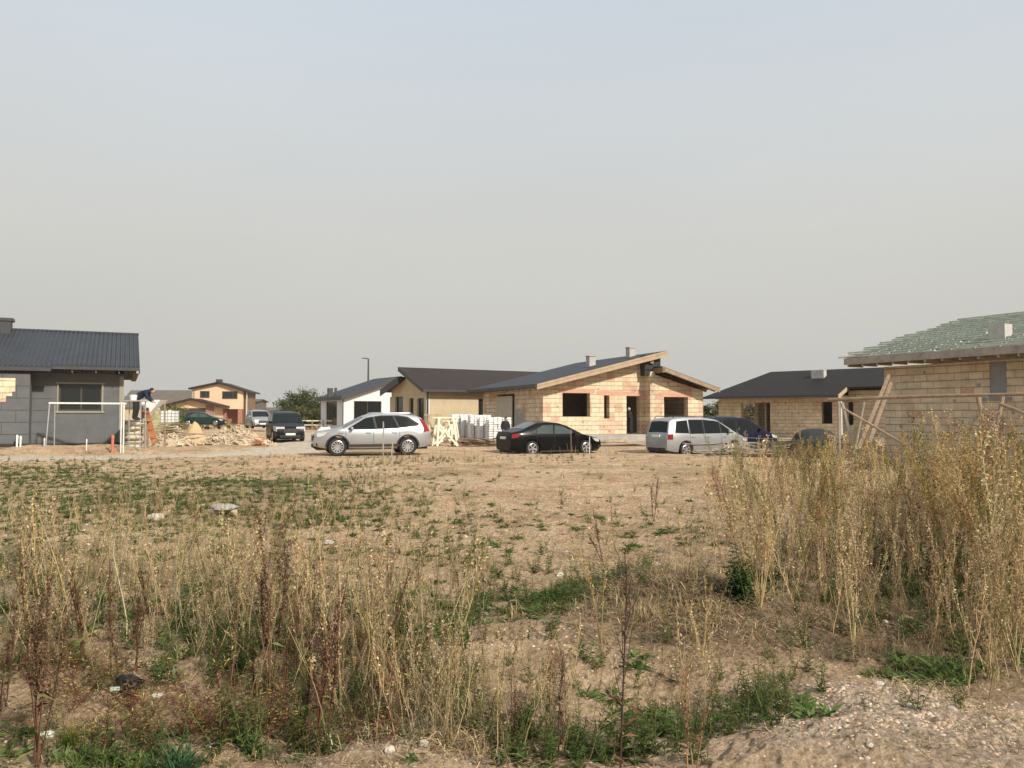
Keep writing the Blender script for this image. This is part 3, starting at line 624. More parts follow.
w.wall(u9 + .35, 18.5, back, .35, .1, [(0, ztp), (18.5, ztp)], [(.9, 7.5, .55, 2.55), (9, 11, .9, 2.4)])
w.wall(vp + .35, back, 18.15, .35, .1, [(vp, ztp), (back, ztp)], [], 'y')
w.build('wall', M['clay_dull'], T)
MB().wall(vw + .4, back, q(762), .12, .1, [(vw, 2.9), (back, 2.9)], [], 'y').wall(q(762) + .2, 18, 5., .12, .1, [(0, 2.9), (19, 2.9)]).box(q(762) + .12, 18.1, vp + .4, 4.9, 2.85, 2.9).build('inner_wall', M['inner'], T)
MB().box(u9 - .1, 18.6, vw - .12, back + .4, -.15, .1).build('foundation', M['concrete'], T)
rc = 1.35                                         # eave cut back beside the porch
rf = MB()
rf.prism([(0, 0, ze), (s1, 0, ze), (s1, rc, ze + rc * sl), (L, rc, ze + rc * sl), (L - .01, b_, zR), (a_, b_, zR)], (0, 0, -.12))
rf.prism([(0, 0, ze), (a_, b_, zR), (0, 2 * b_, ze)], (0, 0, -.12)); rf.prism([(0, 2 * b_, ze), (a_, b_, zR), (L - .01, b_, zR), (L, 2 * b_, ze)], (0, 0, -.12))
ro = rf.build('roof', M['black_roof'], T)
MB().box(-.02, s1, -.13, -.01, ze - .16, ze + .01).build('gutter', M['fascia'], ro)
MB().prism([(s1 + .01, -.05, ze - .02), (s1 + .01, rc + .3, ze + (rc + .3) * sl - .02), (s1 + .01, rc + .3, ze + (rc + .3) * sl - .3), (s1 + .01, -.05, ze - .3)], (.05, 0, 0)).box(s1 - 1.6, s1, .02, .09, ze - .3, ze - .13).build('rake_board', M['wood_new'], ro)
MB().beam((h.u(840.5, .5), .5, .1), (h.u(840.5, .5), .5, ze - .2), .14, .14).build('porch_post', M['frame_white'], T)
cv_ = 3.2; c0 = h.u(811.5, cv_); c1 = h.u(824, cv_); zz = ze + cv_ * sl
MB().box(c0, c1, cv_, cv_ + .5, zz - .25, zz + .62).build('chimney', M['vent'], ro)

# ---- 6. block house at the right edge, battened roof
h = House('brick_house', 'pale block house with green battened roof frame at the right edge', 12.4, 29.7, -63); T = h.root
ze = h.z(358.5, 0); zf = h.z(365, 0) ; a_, b_ = 1.6, 4.5; zR = h.z(320, a_, b_); L = 15
sl = (zR - ze) / b_; vw = .75; u9 = h.u(884.5, vw)
gu0, gu1 = h.u(990, vw), h.u(1007, vw); gz0, gz1 = h.z(397, gu0, vw), h.z(358, gu0, vw)
w = MB().wall(u9, 14.2, vw, .36, .25, [(u9, 3.35), (14.2, 3.35)], [(gu0, gu1, gz0, 3.3)])
w.wall(vw + .36, 8, u9, .36, .25, [(vw, 3.35), (8, 3.35)], [], 'y').box(u9, 14.2, 8, 8.3, .25, 3.35).box(13.9, 14.2, vw + .36, 8, .25, 3.35)
w.build('wall', M['clay_dull'], T)
fp = MB().box(gu0, gu1, vw + .03, vw + .1, gz0, 3.34).box(h.u(983, vw), h.u(1012, vw), vw - .02, vw - .002, h.z(401, gu0, vw), gz0 - .01)
fp.build('foam_panel', M['foam_grey'], T)
MB().box(u9 - .03, 14.3, vw - .04, 8.4, -.3, .25).build('foundation', M['concrete'], T)
rd = random.Random(4); bx = MB()
for uu, zz in ((u9 + 1.1, 1.5), (u9 + 2.9, 2.25), (u9 + 2.2, .75)):
    MB().box(uu, uu + .48, vw - .006, vw - .001, zz + .01, zz + .24).build('reddish_block', M['redblock'], T)
rf = MB().prism([(0, 0, ze), (L, 0, ze), (L - a_, b_, zR), (a_, b_, zR)], (0, 0, -.05)).prism([(0, 0, ze), (a_, b_, zR), (0, 2 * b_, ze)], (0, 0, -.05)).prism([(0, 2 * b_, ze), (a_, b_, zR), (L - a_, b_, zR), (L, 2 * b_, ze)], (0, 0, -.05))
ro = rf.build('roof', M['membrane'], T)
bt = MB(); n_ = 15
for k in range(n_ + 1):
    t = k / n_; v_ = b_ * t; z_ = ze + (zR - ze) * t + .05; u_ = a_ * t
    a0 = u_ - rd.uniform(.15, .75) * (1 - .5 * t)
    bt.beam((a0, v_, z_), (u_ + 4 + rd.uniform(-.5, .5), v_ + rd.uniform(-.01, .01), z_ + rd.uniform(-.003, .004)), .09, .045)
    bt.beam((u_ + 3.8, v_ + .02, z_ + .02), (L - u_, v_, z_), .09, .045)
    bt.beam((u_ * 1.0, 2 * b_ - v_, z_), (L, 2 * b_ - v_, z_), .06, .045)
bt.build('roof_batten', M['batten'], ro)
cb = MB(); x = .1
while x < L: cb.beam((x, -.02, ze + .0), (min(max(x, a_), L - a_) if x < a_ or x > L - a_ else x, b_ * min(1, x / a_), ze + (zR - ze) * min(1, x / a_)), .05, .06); x += .8
cb.build('counter_batten', M['batten'], ro)
MB().box(-.02, L, -.06, -.02, zf, ze + .0).build('fascia_board', M['wood_grey'], ro)
r3 = MB(); x = .1
while x < 12: r3.box(x, x + .07, -.015, vw + .0, zf - .08, zf + .1); x += .62
r3.build('rafter_end', M['wood_new'], ro)
u_, v_ = h.u(998.5, .8), .8; z_ = ze + v_ * sl
MB().box(u_ - .28, u_ + .25, v_, v_ + .4, z_ - .3, h.z(324, u_, v_)).build('chimney', M['vent'], ro)

# ---- 7. two-storey peach house far behind, with garage
h = House('two_storey_house', 'peach two-storey house with red brick base and attached garage in the distance', at(190, 420, 138).x, 138, 8); T = h.root
q = lambda px: h.u(px)
zz = lambda py: h.z(py, 2)
uA, uB = q(192), q(243); uM = q(219)
tp = [(uA, zz(389)), (uM, zz(383.5)), (uB, zz(391))]
w = MB().wall(uA, uB, 0, 9, zz(409), tp, []); w.build('wall', M['render_peach'], T)
MB().box(uA, q(226), .02, 8.9, -.4, zz(409) - .02).box(q(238), uB - .1, -.02, 8.9, -.4, zz(409) - .02).box(q(226), q(238), 2., 8.9, -.4, zz(409) - .02).build('base', M['brick_red'], T)
ro = MB().prism([(uA - .5, -.7, zz(388)), (uM, -.7, zz(381.6)), (uM, 9.8, zz(381.6)), (uA - .5, 9.8, zz(388))], (0, 0, -.25)).prism([(uM, -.7, zz(381.6)), (q(250.5), -.7, zz(391.5)), (q(250.5), 9.8, zz(391.5)), (uM, 9.8, zz(381.6))], (0, 0, -.25)).build('roof', M['brown_roof'], T)
MB().box(q(212.3), q(217.5), 2.5, 4, zz(384), zz(378.5)).build('chimney', M['fascia'], ro)
for a, b, c, d, ml in ((200.3, 209.5, 391, 397.5, .62), (222.5, 237.5, 391.2, 398.5, .7)):
    win(T, q(a), q(b), zz(d), zz(c), -.12, M['frame_dark'], M['dark_glass'], [q(a) + (q(b) - q(a)) * ml], fw=.14)
MB().box(q(192.6), q(194.5), -.03, -.01, zz(400), zz(391)).build('panel', M['yellowish'], T)
MB().box(uB - .02, q(246.5), .5, 8.9, -.4, zz(391)).build('side_panel', M['soffit'], T)
MB().tube([(q(247), -.2, -.3), (q(247), -.2, zz(392))], .08).build('downpipe', M['frame_white'], T)
ga = MB().wall(q(179), q(223.5), -7, .3, -.4, [(q(179), zz(404.5)), (q(202), zz(400.5)), (q(223.5), zz(404.5))], [(q(187.5), q(215.5), -.4, zz(408.5))]).box(q(179), q(179) + .3, -6.7, -.05, -.4, zz(405)).box(q(223.5) - .3, q(223.5), -6.7, -.05, -.4, zz(405))
g_ = ga.build('garage', M['render_peach'], T)
MB().box(q(179) - .02, q(187.5), -7.03, -7.001, -.4, zz(405.5)).build('brick_pier', M['brick_red'], g_); MB().box(q(215.5), q(223.5) + .02, -7.03, -7.001, -.4, zz(405.5)).build('brick_pier', M['brick_red'], g_)
MB().box(q(187.5), q(215.5), -6.9, -6.8, -.4, zz(408.5)).build('garage_door', M['frame_dark'], g_)
MB().prism([(q(176), -8, zz(405.5)), (q(202), -8, zz(399)), (q(202), .0, zz(399)), (q(176), .0, zz(405.5))], (0, 0, -.3)).prism([(q(202), -8, zz(399)), (q(230), -8, zz(406)), (q(230), .0, zz(406)), (q(202), .0, zz(399))], (0, 0, -.3)).build('roof', M['brown_roof'], g_)

# ---- 8. plain buildings far behind
def far_house(x0, x1, Y, ytop, yeave, m_wall, m_roof, label, dep=9, hip=.0, name='bungalow'):
    a, b = at(x0, 415, Y).x, at(x1, 415, Y).x; zt = CAM_H + (415 - ytop) / F * (Y + dep / 2); ze_ = CAM_H + (415 - yeave) / F * Y
    T = thing(name, label, 'house', ((a + b) / 2, Y, 0)); w_ = (b - a) / 2
    MB().box(-w_ + .4, w_ - .4, .4, dep - .4, -.4, ze_ - .05).build('wall', m_wall, T)
    r = MB().prism([(-w_, 0, ze_), (w_, 0, ze_), (w_ * (1 - hip), dep / 2, zt), (-w_ * (1 - hip), dep / 2, zt)], (0, 0, -.18)).prism([(-w_, dep, ze_), (w_, dep, ze_), (w_ * (1 - hip), dep / 2, zt), (-w_ * (1 - hip), dep / 2, zt)], (0, 0, -.18))
    r.prism([(-w_ + .3, .3, ze_ - .05), (-w_ * (1 - hip) + .3, dep / 2, zt - .2), (-w_ + .3, dep - .3, ze_ - .05)], (.2, 0, 0)).prism([(w_ - .5, .3, ze_ - .05), (w_ * (1 - hip) - .5, dep / 2, zt - .2), (w_ - .5, dep - .3, ze_ - .05)], (.2, 0, 0))
    ro = r.build('roof', m_roof, T)
    for k in (-.35, .3): win(T, w_ * k - .6, w_ * k + .6, .9, min(2.1, ze_ - .3), .33, M['frame_dark'], M['dark_glass'])
    return T, ro, w_, zt, dep
T, ro, w_, zt, dep = far_house(118, 197, 172, 390.2, 407, M['render_tan'], M['roof_far'], 'long low house with grey-brown roof left of the peach house', 11)
MB().box(w_ * .78, w_ * .78 + .9, dep / 2 - .4, dep / 2 + .3, zt - .3, zt + .35).build('chimney', M['roof_far'], ro)
far_house(247, 257.5, 150, 399, 401, M['roof_far'], M['roof_far'], 'narrow grey-green building just right of the peach house', 7)
far_house(258, 300, 190, 407.5, 411, M['render_tan'], M['roof_far'], 'low dark-roofed house on the horizon behind the parked cars', 9)
# ------------------------------------------------------------------ cars
def paint(name, col, metal=.5, rough=.28):
    m = mat(name, col, rough, .06, 1.5, metal=metal, spec=.5 if metal > .15 else .15)
    m.node_tree.nodes['Principled BSDF'].inputs['Coat Weight'].default_value = .5 if metal > .15 else .12
    m.node_tree.nodes['Principled BSDF'].inputs['Coat Roughness'].default_value = .08
    return m
P_ = dict(silver=paint('silver_paint', (.43, .44, .46), .75, .36), black=paint('black_paint', (.004, .004, .005), 0, .3), silver2=paint('pale_silver_paint', (.34, .35, .36), .5, .45),
          blue=paint('dark_blue_paint', (.004, .006, .030), .1, .4), navy=paint('black_blue_paint', (.006, .007, .010), 0, .35), green=paint('dark_green_paint', (.014, .035, .032), .1),
          glass=mat('car_glass', (.010, .013, .013), .12, .1, 1, spec=.18), glass_pale_refl=mat('pale_reflection_glass', (.06, .08, .075), .08, .3, 1, spec=.35),  # paler glass: greenish reflections on the sedan windows are put into its colour
          tyre=mat('tyre_rubber', (.02, .02, .02), .85, .2), rim=mat('alloy_rim', (.55, .55, .56), .3, .05, metal=.8), plastic=mat('black_plastic', (.02, .02, .021), .6, .1),
          red=mat('red_lamp_lens', (.22, .012, .01), .15, .1), lens=mat('headlamp_lens', (.62, .63, .62), .1, .2, 12, metal=.3), plate=mat('number_plate', (.75, .75, .72), .4, .05), chrome=mat('chrome_trim', (.7, .7, .7), .15, .02, metal=1))
def car(name, label, s, loc, rz, group='parked cars', cat='car'):
    T = thing(name, label, cat, (loc[0], loc[1], loc[2]), rz, group)
    L, W, belt, sill, wb, rw = s['L'], s['W'], s['belt'], s.get('sill', .22), s['wb'], s['rw']
    prof = s['prof']; xf = L / 2 - s['fo']; xr = xf - wb; ar = rw + .055
    def top(x):
        for (a, za), (b, zb_) in zip(prof, prof[1:]):
            if b <= x <= a: return za + (zb_ - za) * (a - x) / (a - b + 1e-9)
        return prof[0][1] if x > prof[0][0] else prof[-1][1]
    def hw(x):
        t = abs(x) / (L / 2); return W / 2 * (1 - .17 * t ** 6 - .04 * t ** 2)
    def ys(x, z):
        w = hw(x); f_ = lambda z: w - .045 * max(0, (.62 - z) / .4) ** 2 - .02 * max(0, (z - .75) / .3)
        return f_(z) if z <= belt else f_(belt) - (z - belt) * s.get('tumble', .38)
    def zb(x):
        z = sill + .10 * max(0, (abs(x) - L / 2 + .5) / .5) ** 1.5
        for xw in (xf, xr):
            if abs(x - xw) < ar: z = max(z, rw + math.sqrt(ar * ar - (x - xw) ** 2))
        return z
    xs = sorted({round(x, 3) for x in [p[0] for p in prof] + [L / 2 - .03 - i * (L - .06) / 46 for i in range(47)] + [xw + ar * math.cos(math.pi * k / 12) for xw in (xf, xr) for k in range(13)]
                 + [xw + ar + .004 for xw in (xf, xr)] + [xw - ar - .004 for xw in (xf, xr)] if abs(x) <= L / 2})
    V = []; n = 0
    for x in xs:
        b, t = zb(x), top(x); ze = t - .045; ring = [(0, b)]
        bl = min(belt, ze - .01)
        zsl = [b + (bl - b) * f for f in (0, .15, .4, .7, 1)] + [bl + (ze - bl) * f for f in (.5, 1)]
        ring += [(ys(x, z) - (.03 if i == 0 else 0), z) for i, z in enumerate(zsl)]
        ye = ring[-1][0]; ring += [(ye - .035, t - .012), (ye * .8, t + .0), (ye * .4, t + .018), (0, t + .022)]
        full = [(-y, z) for y, z in ring[1:-1]][::-1]; full = ring + full; n = len(full)
        V += [(x, y, z) for y, z in full]
    b = MB(); fs = [(i * n + k, i * n + (k + 1) % n, (i + 1) * n + (k + 1) % n, (i + 1) * n + k) for i in range(len(xs) - 1) for k in range(n)]
    b.add(V, fs + [tuple(range(n)), tuple(range((len(xs) - 1) * n, len(xs) * n))])
    pm = s['paint']; body = b.build('body', pm, T, 32)
    def panel(poly, sd, off, nm, mt, par, depth=.03):
        lo, hi = min(p[0] for p in poly), max(p[0] for p in poly); xx = sorted({lo, hi} | {p[0] for p in poly} | {x for x in xs if lo < x < hi})
        def span(x):
            z = []
            for a, b_ in zip(poly, poly[1:] + poly[:1]):
                if abs(a[0] - b_[0]) < 1e-6:
                    if abs(a[0] - x) < 1e-6: z += [a[1], b_[1]]
                elif min(a[0], b_[0]) - 1e-6 <= x <= max(a[0], b_[0]) + 1e-6: z.append(a[1] + (b_[1] - a[1]) * (x - a[0]) / (b_[0] - a[0]))
            return min(z), max(z)
        V = []
        for x in xx:
            a, b_ = span(x)
            for k in range(4): z = a + (b_ - a) * k / 3; V.append((x, sd * (ys(x, z) + off), z))
        F_ = [(i * 4 + k, i * 4 + k + 1, (i + 1) * 4 + k + 1, (i + 1) * 4 + k) for i in range(len(xx) - 1) for k in range(3)]; o_ = len(V)
        V += [(x, y - sd * depth, z) for x, y, z in V]; F_ += [tuple(q + o_ for q in f[::-1]) for f in F_]
        for i in range(len(xx) - 1): F_ += [(i * 4, (i + 1) * 4, (i + 1) * 4 + o_, i * 4 + o_), (i * 4 + 3, i * 4 + 3 + o_, (i + 1) * 4 + 3 + o_, (i + 1) * 4 + 3)]
        return MB().add(V, F_).build(nm, mt, par, 40)
    u = MB().box(-L / 2 + .12, L / 2 - .12, -W / 2 + .27, W / 2 - .27, sill - .06, .62)
    u.box(xr + ar, xf - ar, -W / 2 + .06, W / 2 - .06, sill - .05, sill + .02); u.build('underbody', P_['plastic'], T)
    gl = s.get('glass', P_['glass'])
    # side windows, with dark trim behind them
    for sd in (-1, 1):
        for poly in s['win']:
            panel(poly, sd, .009, 'side_window', gl, T)
        if s.get('trim'):
            panel(s['trim'], sd, .005, 'window_trim', s.get('trim_m', P_['plastic']), T)
        for x in s['doors']:
            m = MB()
            for k in range(6):
                z0, z1 = sill + .1 + k * (belt - sill - .1) / 6, sill + .1 + (k + 1) * (belt - sill - .1) / 6
                m.prism([(x, sd * (ys(x, z0) + .002), z0), (x + .012, sd * (ys(x, z0) + .002), z0), (x + .012, sd * (ys(x, z1) + .002), z1), (x, sd * (ys(x, z1) + .002), z1)], (0, sd * -.02, 0))
            m.build('door_seam', P_['plastic'], body)
            MB().beam((x + .1, sd * (ys(x, belt - .13) + .015), belt - .12), (x + .30, sd * (ys(x, belt - .13) + .015), belt - .11), .03, .03).build('door_handle', s.get('handle', pm), T)
        xm, zm = s['mirror']
        MB().blob((xm, sd * (ys(xm, zm) + .11), zm), (.07, .12, .075), 1, .02, 10, 6).build('mirror', pm, T, 60)
        if s.get('strip'):
            m = MB(); a, bb, z, hh = s['strip']
            for k in range(8):
                x0, x1 = a + (bb - a) * k / 8, a + (bb - a) * (k + 1) / 8
                m.prism([(x0, sd * (ys(x0, z) + .01), z), (x1, sd * (ys(x1, z) + .01), z), (x1, sd * (ys(x1, z) + .01), z + hh), (x0, sd * (ys(x0, z) + .01), z + hh)], (0, sd * -.03, 0))
            m.build('side_strip', P_['plastic'], T)
        if s.get('rail'):
            a, bb, z = s['rail']; y = ys(0, z - .02) - .1
            MB().tube([(a, sd * y, z - .03), (a - .1, sd * y, z + .04), (bb + .1, sd * y, z + .04), (bb, sd * y, z - .04)], .018, 6).build('roof_rail', s.get('rail_m', P_['chrome']), T)
        # lamps
        for key, nm, mt in (('head', 'headlight', P_['lens']), ('tail', 'taillight', P_['red'])):
            poly = s[key]
            m = MB(); pts = [(x, sd * (ys(x, z) + .03), z) for x, z in poly]; c = [(x + (.025 if key == 'head' else -.025), sd * (ys(x, z) - s.get(key + 'w', .32)), z) for x, z in poly]
            k = len(pts); m.add(pts + c, [tuple(range(k)), tuple(range(2 * k - 1, k - 1, -1))] + [(i, (i + 1) % k, (i + 1) % k + k, i + k) for i in range(k)])
            m.build(nm, mt, T)
        for xw in (xf, xr):
            yo = sd * (hw(xw) - .015); w_ = .21
            MX = Matrix.Translation((xw, yo, rw)) @ Matrix.Rotation(math.pi / 2 * sd, 4, 'X')      # +z of the wheel points inward
            wh = MB().lathe([(rw * .62, .02), (rw * .66, .0), (rw * .93, -.0), (rw * .985, .025), (rw, .05), (rw, w_ - .05), (rw * .96, w_), (rw * .6, w_)], 28, MX).build('wheel', P_['tyre'], T, 40)
            rm = MB().lathe([(rw * .67, -.004), (rw * .62, -.012), (rw * .58, .0), (rw * .57, .018)], 28, MX, False)
            ns = s.get('spokes', 7)
            for k in range(ns):
                a = 2 * math.pi * k / ns + .3
                for da in ((-.10, .10) if ns < 8 else (0,)):
                    p0 = MX @ Vector((rw * .12 * math.cos(a), rw * .12 * math.sin(a), .015)); p1 = MX @ Vector((rw * .60 * math.cos(a + da), rw * .60 * math.sin(a + da), .0)); rm.beam(p0, p1, .045, .025, (0, 1, 0))
            rm.lathe([(rw * .16, -.005), (rw * .16, .03)], 14, MX); rm.build('rim', P_['rim'], wh)
            if s.get('arch'):
                m = MB()
                for k in range(12):
                    a0, a1 = math.pi * k / 12, math.pi * (k + 1) / 12; q = lambda a, r_: (xw + r_ * math.cos(a), sd * (ys(xw + r_ * math.cos(a), .5) + .012), rw + r_ * math.sin(a))
                    m.prism([q(a0, ar - .005), q(a1, ar - .005), q(a1, ar + .055), q(a0, ar + .055)], (0, -sd * .03, 0))
                m.build('arch_trim', P_['plastic'], T)
    def toppatch(x0, x1, f, nm, mt, inset=.0):
        m = MB(); V = []; N = 6
        for i in range(N + 1):
            x = x0 + (x1 - x0) * i / N; t = top(x); ye = ys(x, t - .045) - .035
            for y in (-f, -f * .5, 0, f * .5, f): V.append((x, ye * y, t + .03 - .024 * abs(y)))
        m.add(V, [(i * 5 + k, i * 5 + k + 1, (i + 1) * 5 + k + 1, (i + 1) * 5 + k) for i in range(N) for k in range(4)])
        V2 = [(x, y, z - .02) for x, y, z in V]; o_ = len(V); m.add(V2, [(i * 5 + k, (i + 1) * 5 + k, (i + 1) * 5 + k + 1, i * 5 + k + 1) for i in range(N) for k in range(4)])
        return m.build(nm, mt, T, 50)
    toppatch(s['ws'][0], s['ws'][1], .93, 'windscreen', s.get('ws_m', gl)); toppatch(s['rs'][0], s['rs'][1], .90, 'rear_window', gl)
    # front and rear
    fr = L / 2; z0 = s.get('grz', .55)
    MB().box(fr - .12, fr + .015, -.38, .38, z0, z0 + .20).build('grille', P_['plastic'], T)
    g2 = MB(); [g2.box(fr + .016, fr + .02, -.36, .36, z0 + .03 + k * .05, z0 + .045 + k * .05) for k in range(4)]; g2.box(fr - .1, fr + .02, -.4, .4, z0 + .2, z0 + .225); g2.build('grille_bar', P_['chrome'], T)
    MB().box(fr - .15, fr + .01, -.55, .55, sill + .02, sill + .17).box(fr - .32, fr - .08, .5, hw(fr - .1) + .005, sill + .1, sill + .22).box(fr - .32, fr - .08, -hw(fr - .1) - .005, -.5, sill + .1, sill + .22).build('bumper_intake', P_['plastic'], T)
    MB().box(fr, fr + .03, -.26, .26, z0 - .13, z0 - .02).build('number_plate', P_['plate'], T)
    MB().box(-fr - .03, -fr + .02, -.26, .26, s.get('rpz', .75), s.get('rpz', .75) + .11).build('number_plate', P_['plate'], T)
    MB().box(-fr - .015, -fr + .2, -.6, .6, sill + .04, sill + .18).build('rear_valance', P_['plastic'], T)
    return T
suv = dict(L=4.63, W=1.89, belt=1.02, sill=.30, wb=2.77, rw=.365, fo=.90, paint=P_['silver'], tumble=.42,
    prof=[(2.315, .62), (2.28, .78), (2.18, .90), (1.8, 1.0), (1.22, 1.10), (.36, 1.56), (.1, 1.64), (-.4, 1.69), (-1.1, 1.67), (-1.75, 1.58), (-1.95, 1.50), (-2.15, 1.22), (-2.27, .98), (-2.315, .8)],
    win=[[(1.02, 1.07), (.35, 1.46), (.05, 1.54), (-.05, 1.08)], [(-.13, 1.08), (-.05, 1.55), (-.75, 1.575), (-.95, 1.12)], [(-1.03, 1.13), (-.83, 1.57), (-1.3, 1.52), (-1.75, 1.27), (-1.70, 1.20)]],
    trim=[(1.1, 1.04), (.32, 1.50), (-.3, 1.60), (-1.0, 1.60), (-1.38, 1.54), (-1.85, 1.26), (-1.8, 1.17), (-.9, 1.08), (.2, 1.04)], doors=[.02, -1.02, 1.1], mirror=(.88, 1.08), strip=(-1.0, 1.0, .36, .10), arch=True, rail=(.1, -1.6, 1.66), spokes=11,
    head=[(2.2, .74), (2.2, .90), (1.78, .96), (1.95, .80)], tail=[(-2.26, .98), (-2.02, 1.42), (-1.86, 1.46), (-2.02, 1.1), (-2.02, .92)], tailw=.14, ws=(1.18, .42), rs=(-1.98, -2.16), grz=.60, rpz=.85)
sedan = dict(L=4.58, W=1.80, belt=.90, sill=.20, wb=2.73, rw=.325, fo=.86, paint=P_['black'], tumble=.45, glass=P_['glass_pale_refl'],
    prof=[(2.29, .52), (2.25, .66), (1.9, .78), (1.2, .94), (.46, 1.30), (.12, 1.41), (-.4, 1.455), (-.95, 1.42), (-1.72, 1.12), (-1.95, 1.07), (-2.22, 1.02), (-2.29, .85)],
    win=[[(.88, .94), (.32, 1.25), (-.12, 1.33), (-.22, .94)], [(-.30, .94), (-.2, 1.335), (-.74, 1.31), (-1.05, 1.16), (-1.08, .96)], [(-1.13, .98), (-1.11, 1.13), (-1.35, 1.02)]],
    doors=[-.22, -1.08, .95], mirror=(.72, .95), spokes=5, head=[(2.14, .56), (2.12, .68), (1.72, .76), (1.9, .6)], tail=[(-2.27, .76), (-2.24, .94), (-1.90, .97), (-1.98, .80)], tailw=.42, ws=(1.14, .46), rs=(-.95, -1.62), grz=.45, rpz=.72)
mpv = dict(L=4.62, W=1.86, belt=.98, sill=.22, wb=2.76, rw=.325, fo=.93, paint=P_['silver2'], tumble=.28, glass=P_['glass'],
    prof=[(2.31, .55), (2.27, .70), (2.0, .86), (1.55, 1.02), (.55, 1.58), (.3, 1.65), (-.4, 1.72), (-1.3, 1.72), (-1.95, 1.66), (-2.1, 1.56), (-2.24, 1.05), (-2.31, .9)],
    win=[[(1.3, 1.04), (.62, 1.45), (.62, 1.04)], [(.55, 1.02), (.55, 1.5), (.3, 1.57), (-.32, 1.60), (-.32, 1.02)], [(-.40, 1.02), (-.40, 1.60), (-1.12, 1.60), (-1.12, 1.02)], [(-1.22, 1.03), (-1.22, 1.59), (-1.78, 1.55), (-1.92, 1.05)]],
    trim=[(1.36, 1.02), (.55, 1.53), (-.3, 1.62), (-1.15, 1.62), (-1.2, 1.0)], doors=[.58, -.36, -1.18], mirror=(1.0, 1.08), strip=(-1.2, 1.25, .50, .08), rail=(.3, -1.9, 1.73), rail_m=P_['plastic'], spokes=6,
    head=[(2.22, .62), (2.2, .76), (1.8, .84), (1.9, .68)], tail=[(-2.29, .78), (-2.26, .98), (-2.05, 1.0), (-2.06, .78)], tailw=.2, ws=(1.50, .58), rs=(-2.11, -2.24), grz=.48, rpz=.86)
blue = dict(mpv, paint=P_['blue'], L=4.63, prof=[(2.31, .55), (2.27, .72), (2.0, .86), (1.35, 1.05), (.62, 1.58), (.35, 1.66), (-.4, 1.73), (-1.3, 1.73), (-2.0, 1.66), (-2.12, 1.56), (-2.26, 1.05), (-2.31, .9)], trim=None, ws=(1.3, .66), ws_m=P_['glass_pale_refl'], rail=None, strip=None, glass=P_['glass'])
zaf = dict(mpv, L=4.32, W=1.78, wb=2.70, fo=.84, paint=P_['navy'], prof=[(2.16, .55), (2.12, .70), (1.95, .84), (1.35, 1.02), (.5, 1.55), (.25, 1.62), (-.4, 1.68), (-1.3, 1.66), (-1.85, 1.58), (-2.0, 1.45), (-2.12, 1.05), (-2.16, .9)],
    win=[[(1.1, 1.02), (.5, 1.42), (.0, 1.54), (-.1, 1.0)], [(-.2, 1.0), (-.1, 1.55), (-.95, 1.55), (-.95, 1.0)], [(-1.05, 1.0), (-1.05, 1.53), (-1.55, 1.46), (-1.75, 1.05)]], doors=[-.15, -1.0, .95], trim=None, strip=None, rail=(.2, -1.6, 1.68), ws=(1.32, .54), rs=(-2.0, -2.12),
    head=[(2.10, .58), (2.07, .82), (1.66, .88), (1.76, .62)], headw=.42, tail=[(-2.13, .78), (-2.1, .98), (-1.9, 1.0), (-1.9, .78)], grz=.50)
van = dict(zaf, paint=P_['silver2'])
grn = dict(sedan, paint=P_['green'], glass=P_['glass_pale_refl'])
def put(px, Y, dz=0):
    p = at(px, 415, Y); return (p.x, Y, H(p.x, Y) + dz)
car('estate_car', 'silver estate SUV facing left beside the white wooden trestle', suv, put(371, 32.6, .0), math.pi + R(18))
car('sedan_car', 'black sedan with red tail lights in front of the clay block house', sedan, put(549, 35.9, -.02), R(27))
car('minivan', 'silver minivan seen from its rear corner right of the brick doorway', mpv, put(697, 36.0, -.03), R(28))
car('minivan', 'dark blue minivan partly hidden behind the silver minivan', blue, put(732, 41.8, -.03), R(22))
car('compact_van', 'black people carrier with pale headlights facing the camera at left', zaf, put(285, 46, 0), R(-66))
car('compact_van', 'pale silver van parked behind the black people carrier', van, put(258.5, 73, .25), R(-62))
car('sedan_car', 'dark green car behind the sand pile in front of the peach house', grn, put(203, 84, .35), R(8))

# ------------------------------------------------------------------ building site objects
def put3(px, Y, dz=0): return Vector(put(px, Y, dz))
# white wooden trestle beside the estate car
def trestle(name, label, loc, rz, w, hgt, dep, m, group=None):
    T = thing(name, label, 'trestle', loc, rz, group)
    for s in (-1, 1):
        for x, dx in ((-w / 2, -.14), (w / 2, .14)): MB().beam((x + dx, s * dep / 2, 0), (x, s * dep * .25, hgt), .10, .07).build('leg', m, T)
        MB().beam((-w / 2 - .1, s * dep * .45 - .04 * s, .08), (w / 2 + .02, s * dep * .3 - .04 * s, hgt - .28), .03, .09).build('brace', m, T)
        MB().beam((w / 2 + .1, s * dep * .45 + .05 * s, .08), (-w / 2 - .02, s * dep * .3 + .05 * s, hgt - .28), .03, .09).build('brace', m, T)
    MB().beam((-w / 2 - .25, -dep * .2, hgt + .03), (w / 2 + .25, -dep * .2, hgt + .03), .12, .06).beam((-w / 2 - .25, dep * .2, hgt + .03), (w / 2 + .25, dep * .2, hgt + .03), .12, .06).box(-w / 2, -w / 2 + .08, -dep * .3, dep * .3, hgt - .07, hgt).box(w / 2 - .08, w / 2, -dep * .3, dep * .3, hgt - .07, hgt).build('top_beam', m, T)
    return T
trestle('work_trestle', 'cream timber trestle with crossed braces right of the silver estate car', put3(445, 41), R(22), .78, 1.42, .8, M['wood_cream'])
trestle('work_trestle', 'yellowish timber trestle right behind the silver estate car boot', put3(433, 42), R(5), .42, 1.55, .7, M['wood_new'])
